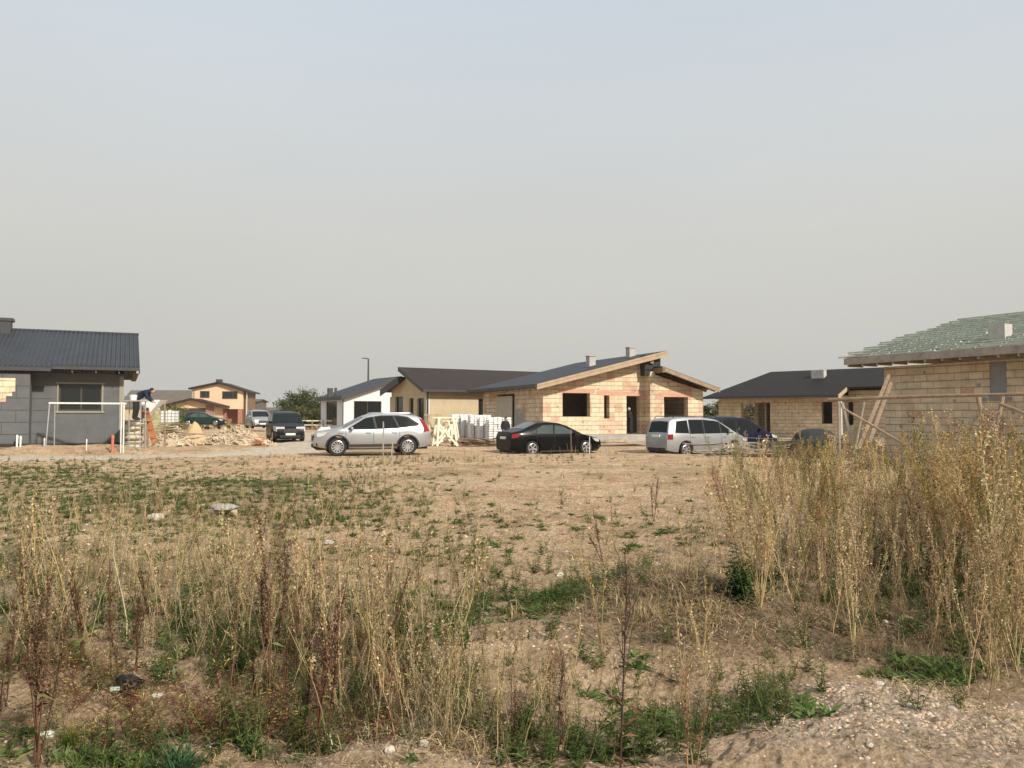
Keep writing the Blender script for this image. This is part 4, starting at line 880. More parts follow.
t = trestle('work_trestle', 'small cream trestle standing between the cross-braced trestle and the block pallets', put3(450, 44.5), R(60), .7, 1.2, .6, M['wood_cream'])
# pallets of white blocks
def pallet_stack(label, loc, rz, nx, nz, seed):
    rd = random.Random(seed); T = thing('block_pallet', label, 'pallet', loc, rz, 'pallets of white blocks')
    p = MB()
    for y in (-.45, 0, .45): p.box(-.6, .6, y - .06, y + .06, 0, .10)
    for k in range(6): p.box(-.6 + k * .22, -.48 + k * .22, -.55, .55, .10, .125)
    p.build('pallet', M['wood_old'], T)
    b = MB(); bh, bw = .118, .24
    for k in range(nz):
        for i in range(nx):
            for j in range(5):
                if k == nz - 1 and rd.random() < .25: continue
                x = -.6 + i * bw + rd.uniform(-.012, .012); y = -.55 + j * .22 + rd.uniform(-.012, .012); z = .126 + k * (bh + .005)
                b.box(x, x + bw - .035, y, y + .19, z, z + bh - rd.uniform(.006, .03))
    b.build('white_blocks', M['blocks'], T)
    return T
M['blocks'] = mat('white_lime_blocks', (.78, .78, .76), .9, .08, 5)
for i, (px, Y, nx, nz, lb) in enumerate(((461, 46.5, 5, 11, 'leftmost low pallet of white blocks next to the cream trestle'), (470, 46.3, 5, 10, 'pallet of white blocks second from the cream trestle'), (479.5, 45, 5, 11, 'middle pallet of white blocks with a ragged top course'),
        (489, 43.6, 5, 10, 'tall pallet of white blocks, second from the black sedan'), (498.5, 42.2, 5, 10, 'pallet of white blocks nearest the black sedan boot'))):
    pallet_stack(lb, put3(px, Y, .12), R(12), nx, nz, i)
# warped sheets and boards at the foot of the pallets
def boards(name, label, loc, rz, n, L, spread, m, seed, cat='boards', h=.25, warp=.0):
    rd = random.Random(seed); b = MB()
    for k in range(n):
        x, y = rd.uniform(-spread[0], spread[0]), rd.uniform(-spread[1], spread[1]); z = .03 + rd.random() * h; a = rd.gauss(0, .22); l_ = L * rd.uniform(.5, 1); dz = rd.uniform(-.08, .08)
        pts = [Vector((x + math.cos(a) * l_ * (t - .5), y + math.sin(a) * l_ * (t - .5), max(.02, z + dz * (t - .5) * 2 + warp * math.sin(t * 7 + k)))) for t in [i / 6 for i in range(7)]]
        w_ = rd.uniform(.08, .2)
        for p, q in zip(pts, pts[1:]): b.beam(p, q, w_, .028)
    o = b.build(name, m, None, None, loc); o.rotation_euler.z = rz; return tag(o, label, cat)
boards('board_pile', 'dark warped boards lying at the foot of the white block pallets', put3(474, 41), R(-14), 16, 2.4, (1.1, .35), M['wood_old'], 3, 'board pile', .38, .05)
boards('board_pile', 'grey planks lying on the ground in front of the brick doorway', put3(615, 41), R(8), 9, 3., (1.4, .3), M['wood_grey'], 5, 'board pile', .16)
boards('board_pile', 'heap of grey broken planks in front of the silver minivan', put3(744, 31.4), R(5), 30, 1.9, (1.5, .5), M['wood_grey'], 8, 'board pile', .5, .03)
boards('board_pile', 'long greenish boards stacked low right of the blue minivan', put3(790, 33.6), R(-3), 22, 4.4, (.9, .35), M['batten_old'] if 'batten_old' in M else M['batten'], 9, 'board pile', .5)
boards('board_pile', 'dark boards scattered beneath the orange crate', put3(795, 30.5), R(-8), 14, 2.2, (1.6, .4), M['wood_old'], 12, 'board pile', .22)
# orange crate
T = thing('plastic_crate', 'orange plastic crate lying on the board pile at right', 'crate', put3(804, 31.2, .05), R(10))
MB().box(-.32, .32, -.2, .2, 0, .03).box(-.32, -.29, -.2, .2, .03, .26).box(.29, .32, -.2, .2, .03, .26).box(-.29, .29, -.2, -.17, .03, .20).box(-.29, .29, .17, .2, .03, .20).build('shell', M['orange'], T)
MB().box(-.34, .34, -.22, -.2, .21, .27).box(-.34, .34, .2, .22, .21, .27).build('rim', M['orange'], T)
# rubble, sand
def mound(name, label, loc, rx, ry, h, m, seed, bits=None, bm=None, cat='heap', sharp=1.6, fs=1.):
    T = thing(name, label, cat, loc); n = 40; V = []
    for i in range(n + 1):
        for j in range(n):
            a = 2 * math.pi * j / n; t = i / n; x, y = rx * t * math.cos(a), ry * t * math.sin(a)
            nz = float(fbm(np.array(x * 1.3 + seed * 9 + 50), np.array(y * 1.3 + 50), 1.6, 4))
            V.append((x, y, h * (1 - t ** sharp) * (.55 + .9 * nz) - .25 * t ** 4))
    b = MB(); b.add(V, [(i * n + j, (i + 1) * n + j, (i + 1) * n + (j + 1) % n, i * n + (j + 1) % n) for i in range(n) for j in range(n)]); b.build('soil', m, T, 60)
    if bits:
        rd = random.Random(seed); g = MB()
        for _ in range(bits):
            t = rd.random() ** .6; a = rd.uniform(0, 6.28); x, y = rx * t * math.cos(a) * .95, ry * t * math.sin(a) * .95
            nz = float(fbm(np.array(x * 1.3 + seed * 9 + 50), np.array(y * 1.3 + 50), 1.6, 4)); z = h * (1 - t ** sharp) * (.55 + .9 * nz)
            Mx = Matrix.Translation((x, y, z + .03)) @ Matrix.Rotation(rd.uniform(0, 6.3), 4, Vector((rd.gauss(0, 1), rd.gauss(0, 1), rd.gauss(0, 1))).normalized())
            s = rd.uniform(.025, .10) * fs; l_ = s * rd.choice((1, 1.6, 3.2)); g.box(-l_, l_, -s * .7, s * .7, -s * .35, s * .35, Mx)
        o = g.build('fragments', bm, T)
    return T
M['sand'] = mat('ochre_sand', (.50, .36, .20), .95, .15, 3, .5, 30); M['rubble_soil'] = mat('rubble_soil', (.44, .36, .26), .95, .25, 4, .9, 20)
M['rubble_bits'] = mat('rubble_fragments', (.52, .42, .30), .9, .35, 1.5); M['lilac'] = mat('greenish_heap_soil', (.30, .28, .15), .95, .3, 4, .8, 20)
mound('sand_heap', 'smooth ochre sand cone in front of the dark green car', put3(194, 43.2), 1.0, .9, 1.2, M['sand'], 2, cat='sand heap', sharp=1.2)
mound('rubble_heap', 'long heap of broken bricks and soil left of the black people carrier', put3(236, 41.5), 1.9, 1.2, .78, M['rubble_soil'], 5, 800, M['rubble_bits'], 'rubble heap', 1.6, .75)
mound('rubble_heap', 'smaller rubble heap spilling toward the gravel track', put3(246, 38.5), 1.6, .8, .5, M['rubble_soil'], 6, 380, M['rubble_bits'], 'rubble heap', 1.6, .7)
mound('soil_heap', 'weedy soil heap behind the white water tank', put3(159, 58), 1.9, 1.2, 1.9, M['lilac'], 9, 80, M['rubble_bits'], 'soil heap', 1.3)
mound('rubble_heap', 'flat scatter of rubble below the white water tank', put3(165, 40), 2.0, .8, .45, M['rubble_soil'], 11, 160, M['rubble_bits'], 'rubble heap')
mound('soil_heap', 'low pile of spoil and stones in front of the silver minivan', put3(742, 32.4), 1.4, .6, .30, M['rubble_soil'], 12, 150, M['rubble_bits'], 'soil heap')
boards('brick_scrap', 'orange-red plastic scraps lying at the right end of the rubble heap', put3(259, 37.6), 0, 8, .5, (.25, .2), M['orange'], 2, 'scrap', .4)
boards('board_pile', 'dark slabs lying in front of the sand cone', put3(191, 41.5, .25), R(-5), 8, 1.5, (.5, .3), M['wood_grey'], 21, 'board pile', .3)
# white bag by the estate car's bonnet
T = thing('bulk_bag', 'white bulging bulk bag behind the bonnet of the silver estate car', 'bag', put3(325, 44.5, .1))
MB().blob((0, 0, .36), (.52, .45, .40), 4, .09, 14, 8).build('bag', mat('white_sack_cloth', (.72, .69, .64), .9, .08, 4, .5, 8), T, 60)
MB().tube([(-.25, 0, .7), (-.2, 0, .84), (-.1, 0, .7)], .02).tube([(.15, 0, .7), (.22, 0, .82), (.32, 0, .66)], .02).build('lifting_loop', M['white_pl'], T)
MB().blob((.75, .1, .22), (.35, .35, .25), 6, .15).build('spilled_fill', M['sand'], T, 60)
# water tank
T = thing('water_tank', 'white caged water tank standing on a heap of old pallets', 'tank', put3(170, 52, .93), R(6))
MB().box(-.42, .42, -.4, .4, .10, .80).build('bottle', M['white_pl'], T)
MB().lathe([(.11, .80), (.11, .86), (.02, .87)], 14).build('lid', M['white_pl'], T)
c = MB()
for k in range(5):
    x = -.45 + k * .225
    for y in (-.44, .44): c.tube([(x, y, .02), (x, y, .84)], .012, 5)
for z in (.05, .25, .45, .65, .84): c.tube([(-.45, -.44, z), (.45, -.44, z), (.45, .44, z), (-.45, .44, z), (-.45, -.44, z)], .012, 5)
c.build('cage', M['galv'], T); MB().box(-.48, .48, -.46, .46, -.06, .0).build('pallet', M['wood_old'], T)
boards('pallet_heap', 'heap of old dark pallets carrying the white water tank', put3(171, 52), 0, 46, 1.3, (.55, .4), M['wood_old'], 31, 'pallet heap', .9)
# scaffold in front of the left house
T = thing('scaffold_frame', 'long galvanised trestle scaffold in front of the grey house window', 'scaffold', put3(88, 33.0), R(3))
hh = at(88, 403.5, 33.0).z - T.location.z; xl = at(51, 415, 33).x - T.location.x; x2 = at(124, 415, 33).x - T.location.x
for x in (xl, xl + .14): MB().tube([(x, -.3 + (x - xl) * 3, -.1), (x + .03, -.1 + (x - xl), hh)], .024).build('leg', M['galv'], T)
for x in (x2, x2 - .1): MB().tube([(x, -.1, -.15), (x, -.1, hh + .05)], .026).build('leg', M['steel_white'], T)
MB().beam((xl - .05, 0, hh + .02), (x2 + .05, 0, hh), .06, .07).build('top_rail', M['steel_white'], T)
T = thing('scaffold_frame', 'short scaffold trestle beside the corner of the grey house', 'scaffold', put3(134.5, 33.6), R(4))
hh = at(134, 401.5, 33.6).z - T.location.z; w_ = at(143, 415, 33.6).x - T.location.x
for x in (-w_ * .9, w_):
    for y in (-.3, .3): MB().tube([(x, y, -.1), (x * .97, y * .8, hh)], .024).build('leg', M['galv'], T)
    MB().tube([(x, -.3, hh * .5), (x, .3, hh * .5)], .016, 6).build('rung', M['galv'], T)
MB().box(-w_ - .05, w_ + .08, -.32, .32, hh, hh + .05).build('platform', M['wood_grey'], T)
MB().tube([(-w_, -.3, hh * .12), (w_, -.3, hh * .1)], .018, 6).build('brace', M['galv'], T)
# bucket on the platform
T = thing('bucket', 'white paint bucket standing on the short scaffold platform', 'bucket', put3(133, 33.6)); T.location.z = at(133, 401, 33.6).z
MB().lathe([(.11, .0), (.12, .01), (.15, .24), (.155, .26), (.13, .26), (.11, .05)], 16).build('shell', M['white_pl'], T); MB().tube([(-.15, 0, .24), (-.1, -.05, .12), (.1, -.05, .12), (.15, 0, .24)], .006, 5).build('handle', M['galv'], T)
# bag of insulation, sacks under the platform
T = thing('sack_stack', 'beige sacks piled under the short scaffold platform', 'sacks', put3(134, 35.0)); rd = random.Random(3)
for k in range(6): MB().blob((rd.uniform(-.08, .08), rd.uniform(-.1, .1), .12 + k * .2), (.38, .3, .13), k, .06, 12, 6).build('sack', M['osb'], T, 60)
# white hopper with its leg
M['hopper_white'] = mat('hopper_white', (.85, .85, .85), .6, .05, 3)
T = thing('mortar_hopper', 'white inverted-cone hopper on posts beside the scaffold', 'hopper', put3(153.5, 36.5)); zt_ = at(153, 400, 36.5).z - T.location.z; zb_ = at(153, 413.5, 36.5).z - T.location.z
MB().add([(-.48, -.4, zt_), (.48, -.4, zt_), (.48, .4, zt_), (-.48, .4, zt_), (-.18, -.38, zb_), (-.02, -.38, zb_), (-.02, -.2, zb_), (-.18, -.2, zb_)], [(0, 1, 5, 4), (1, 2, 6, 5), (2, 3, 7, 6), (3, 0, 4, 7), (4, 5, 6, 7), (0, 3, 2, 1)]).build('cone', M['hopper_white'], T)
MB().tube([(-.1, -.3, zb_), (-.1, -.3, zb_ - .35)], .08).build('outlet', M['white_pl'], T)
for x, y in ((-.4, -.35), (.4, .35), (-.4, .35)): MB().beam((x, y, 0), (x * .9, y * .9, zt_ - .1), .06, .06).build('post', M['wood_old'], T)
M['rust'] = mat('rusty_orange_steel', (.40, .17, .08), .8, .3, 5)
T = thing('conveyor_plank', 'rust-orange plank leaning against the hopper', 'plank', put3(151, 35.4))
p0, p1 = at(155, 443, 35.0) - T.location, at(145.5, 409, 35.9) - T.location; MB().beam(p0, p1, .28, .05, (0, 1, 0)).build('plank', M['rust'], T); 
for t_ in (.15, .4, .65, .9):
    q_ = p0.lerp(p1, t_); MB().box(q_.x - .17, q_.x + .17, q_.y - .08, q_.y - .03, q_.z - .02, q_.z + .02).build('cleat', M['rust'], T)
# pipes sticking out of the soil before the left house
for px, py0, py1, r_, m_, lb in ((17.5, 435, 448, .04, 'white_pl', 'leftmost white pipe stub by the grey house wall'), (21, 436, 448, .035, 'white_pl', 'white pipe stub just right of the leftmost one'), (45, 438, 448, .03, 'white_pl', 'short white pipe stub left of the scaffold leg'),
                           (87, 439, 448, .02, 'white_pl', 'thin white pipe stub below the grey house window'), (113, 435, 446, .055, 'orange', 'orange drain pipe by the grey house corner')):
    p = put3(px, 32.8); z1 = at(px, py0, 32.7).z
    o = MB().tube([(0, 0, -.2), (.01, 0, z1 - p.z - .02), (.012, 0, z1 - p.z)], [r_, r_, r_ * 1.02], 12).tube([(.01, 0, z1 - p.z - .14), (.01, 0, z1 - p.z - .05)], r_ * 1.2, 12).build('drain_pipe', M[m_], None, 40, p); tag(o, lb, 'pipe', 'pipe stubs by the grey house')
# stakes
for px, Y, y0, w_, tl, m_, lb in ((383.5, 28.5, 421, .045, .0, 'wood_grey', 'tall grey wooden stake in front of the silver estate car'), (391, 28, 439, .045, .10, 'wood_grey', 'short leaning stake right of the tall grey one'), (589.5, 31, 436, .022, 0, 'steel_white', 'thin white stake in front of the black sedan front door'),
                          (571, 31.5, 426, .018, 0, 'wood_old', 'thin dark stake in front of the black sedan'), (70, 36, 434, .05, .12, 'wood_cream', 'leaning pale board end under the grey house window')):
    p = put3(px, Y); hh = at(px, y0, Y).z - p.z
    o = MB().beam((0, 0, -.2), (tl * hh, 0, hh - .06), w_, w_ * .8).add([(tl * hh - w_ / 2, -w_ * .4, hh - .06), (tl * hh + w_ / 2, -w_ * .4, hh - .06), (tl * hh + w_ / 2, w_ * .4, hh - .06), (tl * hh - w_ / 2, w_ * .4, hh - .06), (tl * hh, 0, hh)], [(0, 1, 4), (1, 2, 4), (2, 3, 4), (3, 0, 4)]).build('survey_stake', M[m_], None, None, p); tag(o, lb, 'stake')
# tarpaulin-covered heap
T = thing('covered_heap', 'dark blue-grey tarpaulin draped over a round heap behind the weeds at right', 'tarpaulin', put3(815, 37.)); M['tarp'] = mat('dark_tarpaulin', (.030, .033, .034), .85, .25, 3, .4, 6)
V = []; n = 28
for i in range(15):
    for j in range(n):
        a = 2 * math.pi * j / n; t = i / 14; rr_ = 1.08 * math.sin(t * math.pi / 2) ** .8; q_ = 1 + .06 * math.sin(a * 5) * t; V.append((rr_ * math.cos(a) * q_, .8 * rr_ * math.sin(a) * q_, .98 * math.cos(t * math.pi / 2) ** .75 + .03 * math.sin(a * 7 + 2) * t))
MB().add(V, [(i * n + j, (i + 1) * n + j, (i + 1) * n + (j + 1) % n, i * n + (j + 1) % n) for i in range(14) for j in range(n)]).build('cover', M['tarp'], T, 50)
MB().beam((.45, -.72, .0), (.42, -.45, .72), .05, .03).build('batten', M['wood_grey'], T)
# pole trestles before the right house
def poles(label, seg, cat='trestle', m='wood_old', name='pole_trestle'):
    base = at(seg[0][0], 415, seg[0][2]); T = thing(name, label, cat, (base.x, base.y, 0))
    for s in seg:
        px0, py0, Y0, px1, py1, Y1, r_, nm = s[:8]; mm = s[8] if len(s) > 8 else m
        a, b_ = at(px0, py0, Y0) - T.location, at(px1, py1, Y1) - T.location
        mid = a.lerp(b_, .5) + Vector((0, 0, r_ * .5)); MB().tube([a, mid, b_], [r_ * 1.1, r_, r_ * .9], 8).build(nm, M[mm], T)
    return T
g0 = lambda px, Y: 415 + (CAM_H - H((px - 512) / F * Y, Y)) * F / Y + 1
poles('weathered pole trestle with crossed legs in front of the right-edge house', [(828, 400, 23, 1032, 394, 19, .045, 'top_pole'), (838.5, 402, 23, 840, g0(840, 23), 23, .035, 'post', 'wood_grey'), (842, 403, 22.6, 860, g0(860, 22.2), 22.2, .045, 'leg', 'wood_grey'),
    (864, 402, 22.6, 851, g0(851, 22.8), 22.8, .035, 'leg', 'wood_grey'), (844, 409, 22.4, 962, g0(962, 20.2), 20.2, .032, 'brace'), (978, 396, 20.1, 992, g0(992, 20), 20, .045, 'leg'), (1003, 396, 19.9, 986, g0(986, 19.6), 19.6, .045, 'leg'), (1000, 404, 19.7, 1060, 428, 18.5, .04, 'brace'), (985, 410, 20, 912, g0(912, 20.8), 20.8, .03, 'brace')])
T = thing('leaning_timber', 'two brown timbers leaning on the corner of the right-edge house', 'timber', put3(862, 25.5)); 
for a, b_ in (((858, 450, 25.2), (889, 375, 27.6)), ((866, 452, 25.0), (891, 383, 27.4))):
    MB().beam(at(*a) - T.location, at(*b_) - T.location, .09, .07).build('timber', M['wood_old'], T)
M['brushbits'] = mat('dark_twig_bits', (.10, .075, .045), .95, .5, 6)
o = mound('brush_heap', 'dark heap of twigs at the foot of the leaning timbers', put3(873, 24), .75, .6, .62, mat('dark_brush', (.09, .07, .045), .95, .4, 12, .9, 30), 14, 420, M['brushbits'], 'brush heap', 1.6, .45)
mound('sand_heap', 'pale sand heap below the porch post of the black-roofed house', put3(853, 34), 1.3, .9, .95, M['sand'], 17, cat='sand heap', sharp=1.2)
# street lamp
p = put3(368, 96); T = thing('street_lamp', 'tall thin grey street lamp behind the white house', 'street lamp', p, R(180)); zt_ = at(368, 358.6, 96).z - p.z
MB().tube([(0, 0, 0), (0, 0, zt_)], [.16, .09]).build('pole', M['fascia'], T); MB().tube([(0, 0, zt_ - .02), (.35, 0, zt_ + .02)], .06).build('arm', M['fascia'], T); MB().box(.3, .75, -.12, .12, zt_, zt_ + .09).build('lamp_head', M['fascia'], T)
# fence far left of the white house
T = thing('wire_fence', 'low pale post-and-rail fence in front of the green trees', 'fence', (at(280, 415, 78).x, 78, H(-22, 78)))
for k in range(9):
    MB().box(k * 1.05 - .05, k * 1.05 + .05, -.05, .05, 0, 1.0).build('post', M['wood_old'], T)
MB().box(-.1, 8.6, -.03, .03, .85, .95).box(-.1, 8.6, -.03, .03, .45, .53).build('rail', M['wood_cream'], T)

# ------------------------------------------------------------------ people
skin_m = mat('skin', (.45, .28, .20), .6, .05)
def person(label, loc, rz, J, cloth, hat=None, scale=1.):
    """J: joint name -> (x, y, z); the figure faces +y"""
    T = thing('person', label, 'person', loc, rz); T.scale = (scale,) * 3
    E = [('pelvis', 'waist'), ('waist', 'chest'), ('chest', 'neck'), ('neck', 'head')]
    Rr = dict(pelvis=.15, waist=.135, chest=.155, neck=.06, head=.085)
    for s in 'LR':
        E += [('chest', 'sh' + s), ('sh' + s, 'el' + s), ('el' + s, 'wr' + s), ('wr' + s, 'ha' + s), ('pelvis', 'hip' + s), ('hip' + s, 'kn' + s), ('kn' + s, 'an' + s), ('an' + s, 'to' + s)]
        Rr.update({'sh' + s: .075, 'el' + s: .05, 'wr' + s: .034, 'ha' + s: .03, 'hip' + s: .10, 'kn' + s: .066, 'an' + s: .045, 'to' + s: .035})
    names = list(J); me = bpy.data.meshes.new('body'); me.from_pydata([J[k] for k in names], [(names.index(a), names.index(b)) for a, b in E], [])
    o = bpy.data.objects.new('tmp', me); COL.objects.link(o); md = o.modifiers.new('s', 'SKIN'); sv = me.skin_vertices[0].data
    for i, k in enumerate(names): sv[i].radius = (Rr[k],) * 2; sv[i].use_root = (k == 'pelvis')
    o.modifiers.new('u', 'SUBSURF').levels = 1
    dg = bpy.context.evaluated_depsgraph_get(); m2 = bpy.data.meshes.new_from_object(o.evaluated_get(dg)); bpy.data.objects.remove(o)
    V = [v.co.copy() for v in m2.vertices]; Fc = [tuple(p.vertices) for p in m2.polygons]; N = [v.normal.copy() for v in m2.vertices]
    hd = Vector(J['head'])
    b = MB(); b.add(V, Fc); b.blob(hd + Vector((0, .01, .02)), (.078, .095, .118), 1, .0, 12, 8); b.blob(hd + Vector((0, .11, .0)), (.014, .022, .02), 1, 0, 6, 4)
    for s in (-1, 1): b.blob(hd + Vector((s * .08, 0, .0)), (.012, .025, .035), 1, 0, 6, 4)
    for s in 'LR':                                    # palm and five fingers
        w, h_ = Vector(J['wr' + s]), Vector(J['ha' + s]); d = (h_ - w).normalized(); x = d.cross(Vector((0, 1, .1))).normalized()
        for k in range(4):
            r0 = h_ + x * (-.03 + .02 * k); b.tube([r0, r0 + d * .04, r0 + d * (.07 + .008 * (k in (1, 2))) + Vector((0, .015, 0))], [.009, .009, .007], 6)
        b.tube([w + d * .03 + x * .03, w + d * .06 + x * .055, w + d * .09 + x * .06], [.011, .01, .008], 6)
    b.build('body', skin_m, T, 60)
    def near(pt):
        best = None
        for a, c in E:
            A, B = Vector(J[a]), Vector(J[c]); t = max(0, min(1, (pt - A).dot(B - A) / (B - A).length_squared)); dd = (pt - A.lerp(B, t)).length / (.5 + max(Rr[a], Rr[c]))
            if best is None or dd < best[0]: best = (dd, a, c)
        return best[1:]
    grp = {'jacket': set(), 'trousers': set(), 'shoes': set()}
    for f in Fc:
        c = sum((V[i] for i in f), Vector()) / len(f); a, b_ = near(c)
        k = 'shoes' if b_[:2] == 'to' else 'trousers' if b_[:2] in ('hi', 'kn', 'an') or (a == 'pelvis' and c.z < J['pelvis'][2] + .02) else None if b_[:2] in ('ha', 'he') else 'jacket'
        if k: grp[k].add(f)
    for k, fset in grp.items():
        idx = sorted({i for f in fset for i in f}); mp = {i: n_ for n_, i in enumerate(idx)}; off = .03 if k == 'jacket' else .022
        if idx: MB().add([V[i] + N[i] * off for i in idx], [tuple(mp[i] for i in f) for f in fset]).build(k, cloth[k], T, 70)
    MB().blob(hd + Vector((0, -.012, .055)), (.092, .105, .10), 2, .02, 12, 7).build('cap' if hat else 'hair', hat or cloth['shoes'], T, 60)
    return T
dk = mat('black_workwear', (.018, .018, .021), .9, .2, 9); nv = mat('navy_workwear', (.012, .018, .045), .9, .25, 9); gy = mat('pale_cap_cloth', (.5, .5, .48), .9, .1); bk = mat('dark_boots', (.02, .016, .012), .7, .2)
stand = dict(pelvis=(0, 0, .93), waist=(0, .02, 1.08), chest=(0, .05, 1.32), neck=(0, .09, 1.50), head=(0, .14, 1.62), shL=(-.17, .06, 1.42), elL=(-.24, .10, 1.14), wrL=(-.16, .28, 1.02), haL=(-.12, .34, 1.0),
             shR=(.17, .06, 1.42), elR=(.24, .08, 1.14), wrR=(.20, .24, .98), haR=(.17, .31, .96), hipL=(-.1, 0, .88), knL=(-.11, .04, .48), anL=(-.11, -.02, .09), toL=(-.12, .14, .04), hipR=(.1, 0, .88), knR=(.12, .0, .48), anR=(.13, -.06, .09), toR=(.14, .1, .04))
bend = dict(stand, waist=(0, .12, 1.05), chest=(0, .38, 1.22), neck=(0, .54, 1.28), head=(0, .66, 1.27), shL=(-.17, .42, 1.24), elL=(-.20, .50, .98), wrL=(-.14, .66, .82), haL=(-.12, .72, .79), shR=(.17, .42, 1.24), elR=(.22, .52, .98), wrR=(.18, .68, .84), haR=(.16, .74, .81))
hc = House.__new__(House); hc.th = R(22); hc.o = Vector((at(543, 437, 44).x, 44)); hc.d = Vector((math.cos(hc.th), math.sin(hc.th))); hc.n = Vector((-hc.d.y, hc.d.x))
uu = hc.u(630.8, .35); pp = hc.o + hc.d * uu + hc.n * .35
person('worker in black clothes and pale cap standing in the brick doorway', (pp.x, pp.y, .51), R(70), stand, dict(jacket=dk, trousers=dk, shoes=bk), gy, .86)
pw = put3(138, 35.2); pw.z = at(138, 403, 35.2).z - .75
T = thing('work_platform', 'timber platform on props beside the grey house corner', 'platform', (pw.x, pw.y, pw.z))
for x in (-.55, .3): MB().box(x, x + .08, -.05, .05, -pw.z, -.05).build('prop', M['wood_old'], T)
MB().box(-.6, .4, -.4, .4, -.05, -.001).build('deck', M['wood_grey'], T)
person('worker in dark navy clothes bending over beside the grey house corner', (pw.x - .1, pw.y, pw.z), R(-80), bend, dict(jacket=nv, trousers=dk, shoes=bk), dk, 1.)
person('person in black behind the boot of the black sedan', put3(505, 40.5), R(200), stand, dict(jacket=dk, trousers=dk, shoes=bk), dk, .84)
# dark debris in the near left field
T = thing('plastic_scrap', 'crumpled black plastic tub with a pale green label among the weeds', 'litter', G(134, 690)); 
MB().blob((0, 0, .05), (.075, .06, .06), 5, .22, 12, 7).build('tub', mat('black_wet_plastic', (.012, .014, .015), .25, .1), T, 40)
MB().box(-.075, -.025, -.062, -.05, .04, .058).build('label', mat('mint_label', (.55, .72, .64), .4, .05), T)
o = MB().blob((0, 0, .008), (.05, .03, .012), 7, .15, 12, 5).build('pale_shard', M['osb'], None, 50, G(163, 693)); tag(o, 'flat pale shard on the soil right of the black plastic tub', 'stone')
# ------------------------------------------------------------------ vegetation
def veg_mat(name, trans=.25, rough=.8):
    m = bpy.data.materials.new(name); m.use_nodes = True; n, l = m.node_tree.nodes, m.node_tree.links; n.remove(n['Principled BSDF'])
    out = n['Material Output']; vc = n.new('ShaderNodeVertexColor'); vc.layer_name = 'Col'
    ge = n.new('ShaderNodeNewGeometry'); hs = n.new('ShaderNodeHueSaturation')
    ml = n.new('ShaderNodeMath'); ml.operation = 'MULTIPLY_ADD'; l.new(ge.outputs['Random Per Island'], ml.inputs[0]); ml.inputs[1].default_value = .5; ml.inputs[2].default_value = .78
    l.new(ml.outputs[0], hs.inputs['Value']); l.new(vc.outputs[0], hs.inputs['Color'])
    d = n.new('ShaderNodeBsdfDiffuse'); t = n.new('ShaderNodeBsdfTranslucent'); mx_ = n.new('ShaderNodeMixShader'); mx_.inputs[0].default_value = trans
    l.new(hs.outputs[0], d.inputs[0]); l.new(hs.outputs[0], t.inputs[0]); l.new(d.outputs[0], mx_.inputs[1]); l.new(t.outputs[0], mx_.inputs[2]); l.new(mx_.outputs[0], out.inputs[0])
    return m
MV = veg_mat('weed_foliage', .28); MD = veg_mat('dry_weed_stems', .15)
class Pl:
    """collects quads with a colour each"""
    def __init__(s, seed): s.V = []; s.F = []; s.C = []; s.r = random.Random(seed)
    def q(s, a, b, c, d, col):
        o = len(s.V); s.V += [a, b, c, d]; s.F.append((o, o + 1, o + 2, o + 3)); s.C += [col] * 4
    def tube(s, pts, r0, r1, col, n=3):
        o = len(s.V); k = len(pts)
        for i, p in enumerate(pts):
            d = (pts[min(i + 1, k - 1)] - pts[max(i - 1, 0)]).normalized(); u = Vector((0, 0, 1)) if abs(d.z) < .9 else Vector((1, 0, 0)); x = d.cross(u).normalized(); y = x.cross(d); r = r0 + (r1 - r0) * i / (k - 1)
            for j in range(n): a = 2 * math.pi * j / n; s.V.append(p + (x * math.cos(a) + y * math.sin(a)) * r); s.C.append(col)
        for i in range(k - 1):
            for j in range(n): s.F.append((o + i * n + j, o + i * n + (j + 1) % n, o + (i + 1) * n + (j + 1) % n, o + (i + 1) * n + j))
    def leaf(s, p, d, L, w, col, fold=.0):
        d = d.normalized(); x = d.cross(Vector((s.r.gauss(0, .4), s.r.gauss(0, .4), 1))).normalized(); y = x.cross(d)
        s.q(p, p + d * L * .45 - x * w / 2 + y * L * .06, p + d * L - y * L * .12, p + d * L * .45 + x * w / 2 + y * L * .06, col)
    def seed(s, p, sz, col):
        r = s.r; a = Vector((r.gauss(0, 1), r.gauss(0, 1), r.gauss(0, 1))).normalized(); b = a.cross(Vector((r.gauss(0, 1), r.gauss(0, 1), r.gauss(0, 1)))).normalized()
        s.q(p - a * sz, p - b * sz * .6, p + a * sz, p + b * sz * .6, col)
    def arr(s): return (np.array([tuple(v) for v in s.V], np.float32), np.array(s.F, np.int32), np.array(s.C, np.float32))
def jit(c, r, a=.2): k = 1 + r.uniform(-a, a); return tuple(max(0, x * k * (1 + r.uniform(-a, a) * .3)) for x in c)
STRAW = (.50, .385, .205); TAN = (.45, .345, .20); BROWN = (.18, .105, .06); RED = (.17, .075, .05); GRN = (.10, .15, .045); DGRN = (.06, .105, .032); OLIVE = (.17, .17, .06); YEL = (.45, .36, .10); GREY = (.30, .24, .16)
def bent(r, base, d, L, n=4, curve=.15, up=.0):
    pts = [base]; d = d.normalized()
    for i in range(n):
        d = (d + Vector((r.gauss(0, curve), r.gauss(0, curve), up))).normalized(); pts.append(pts[-1] + d * L / n)
    return pts
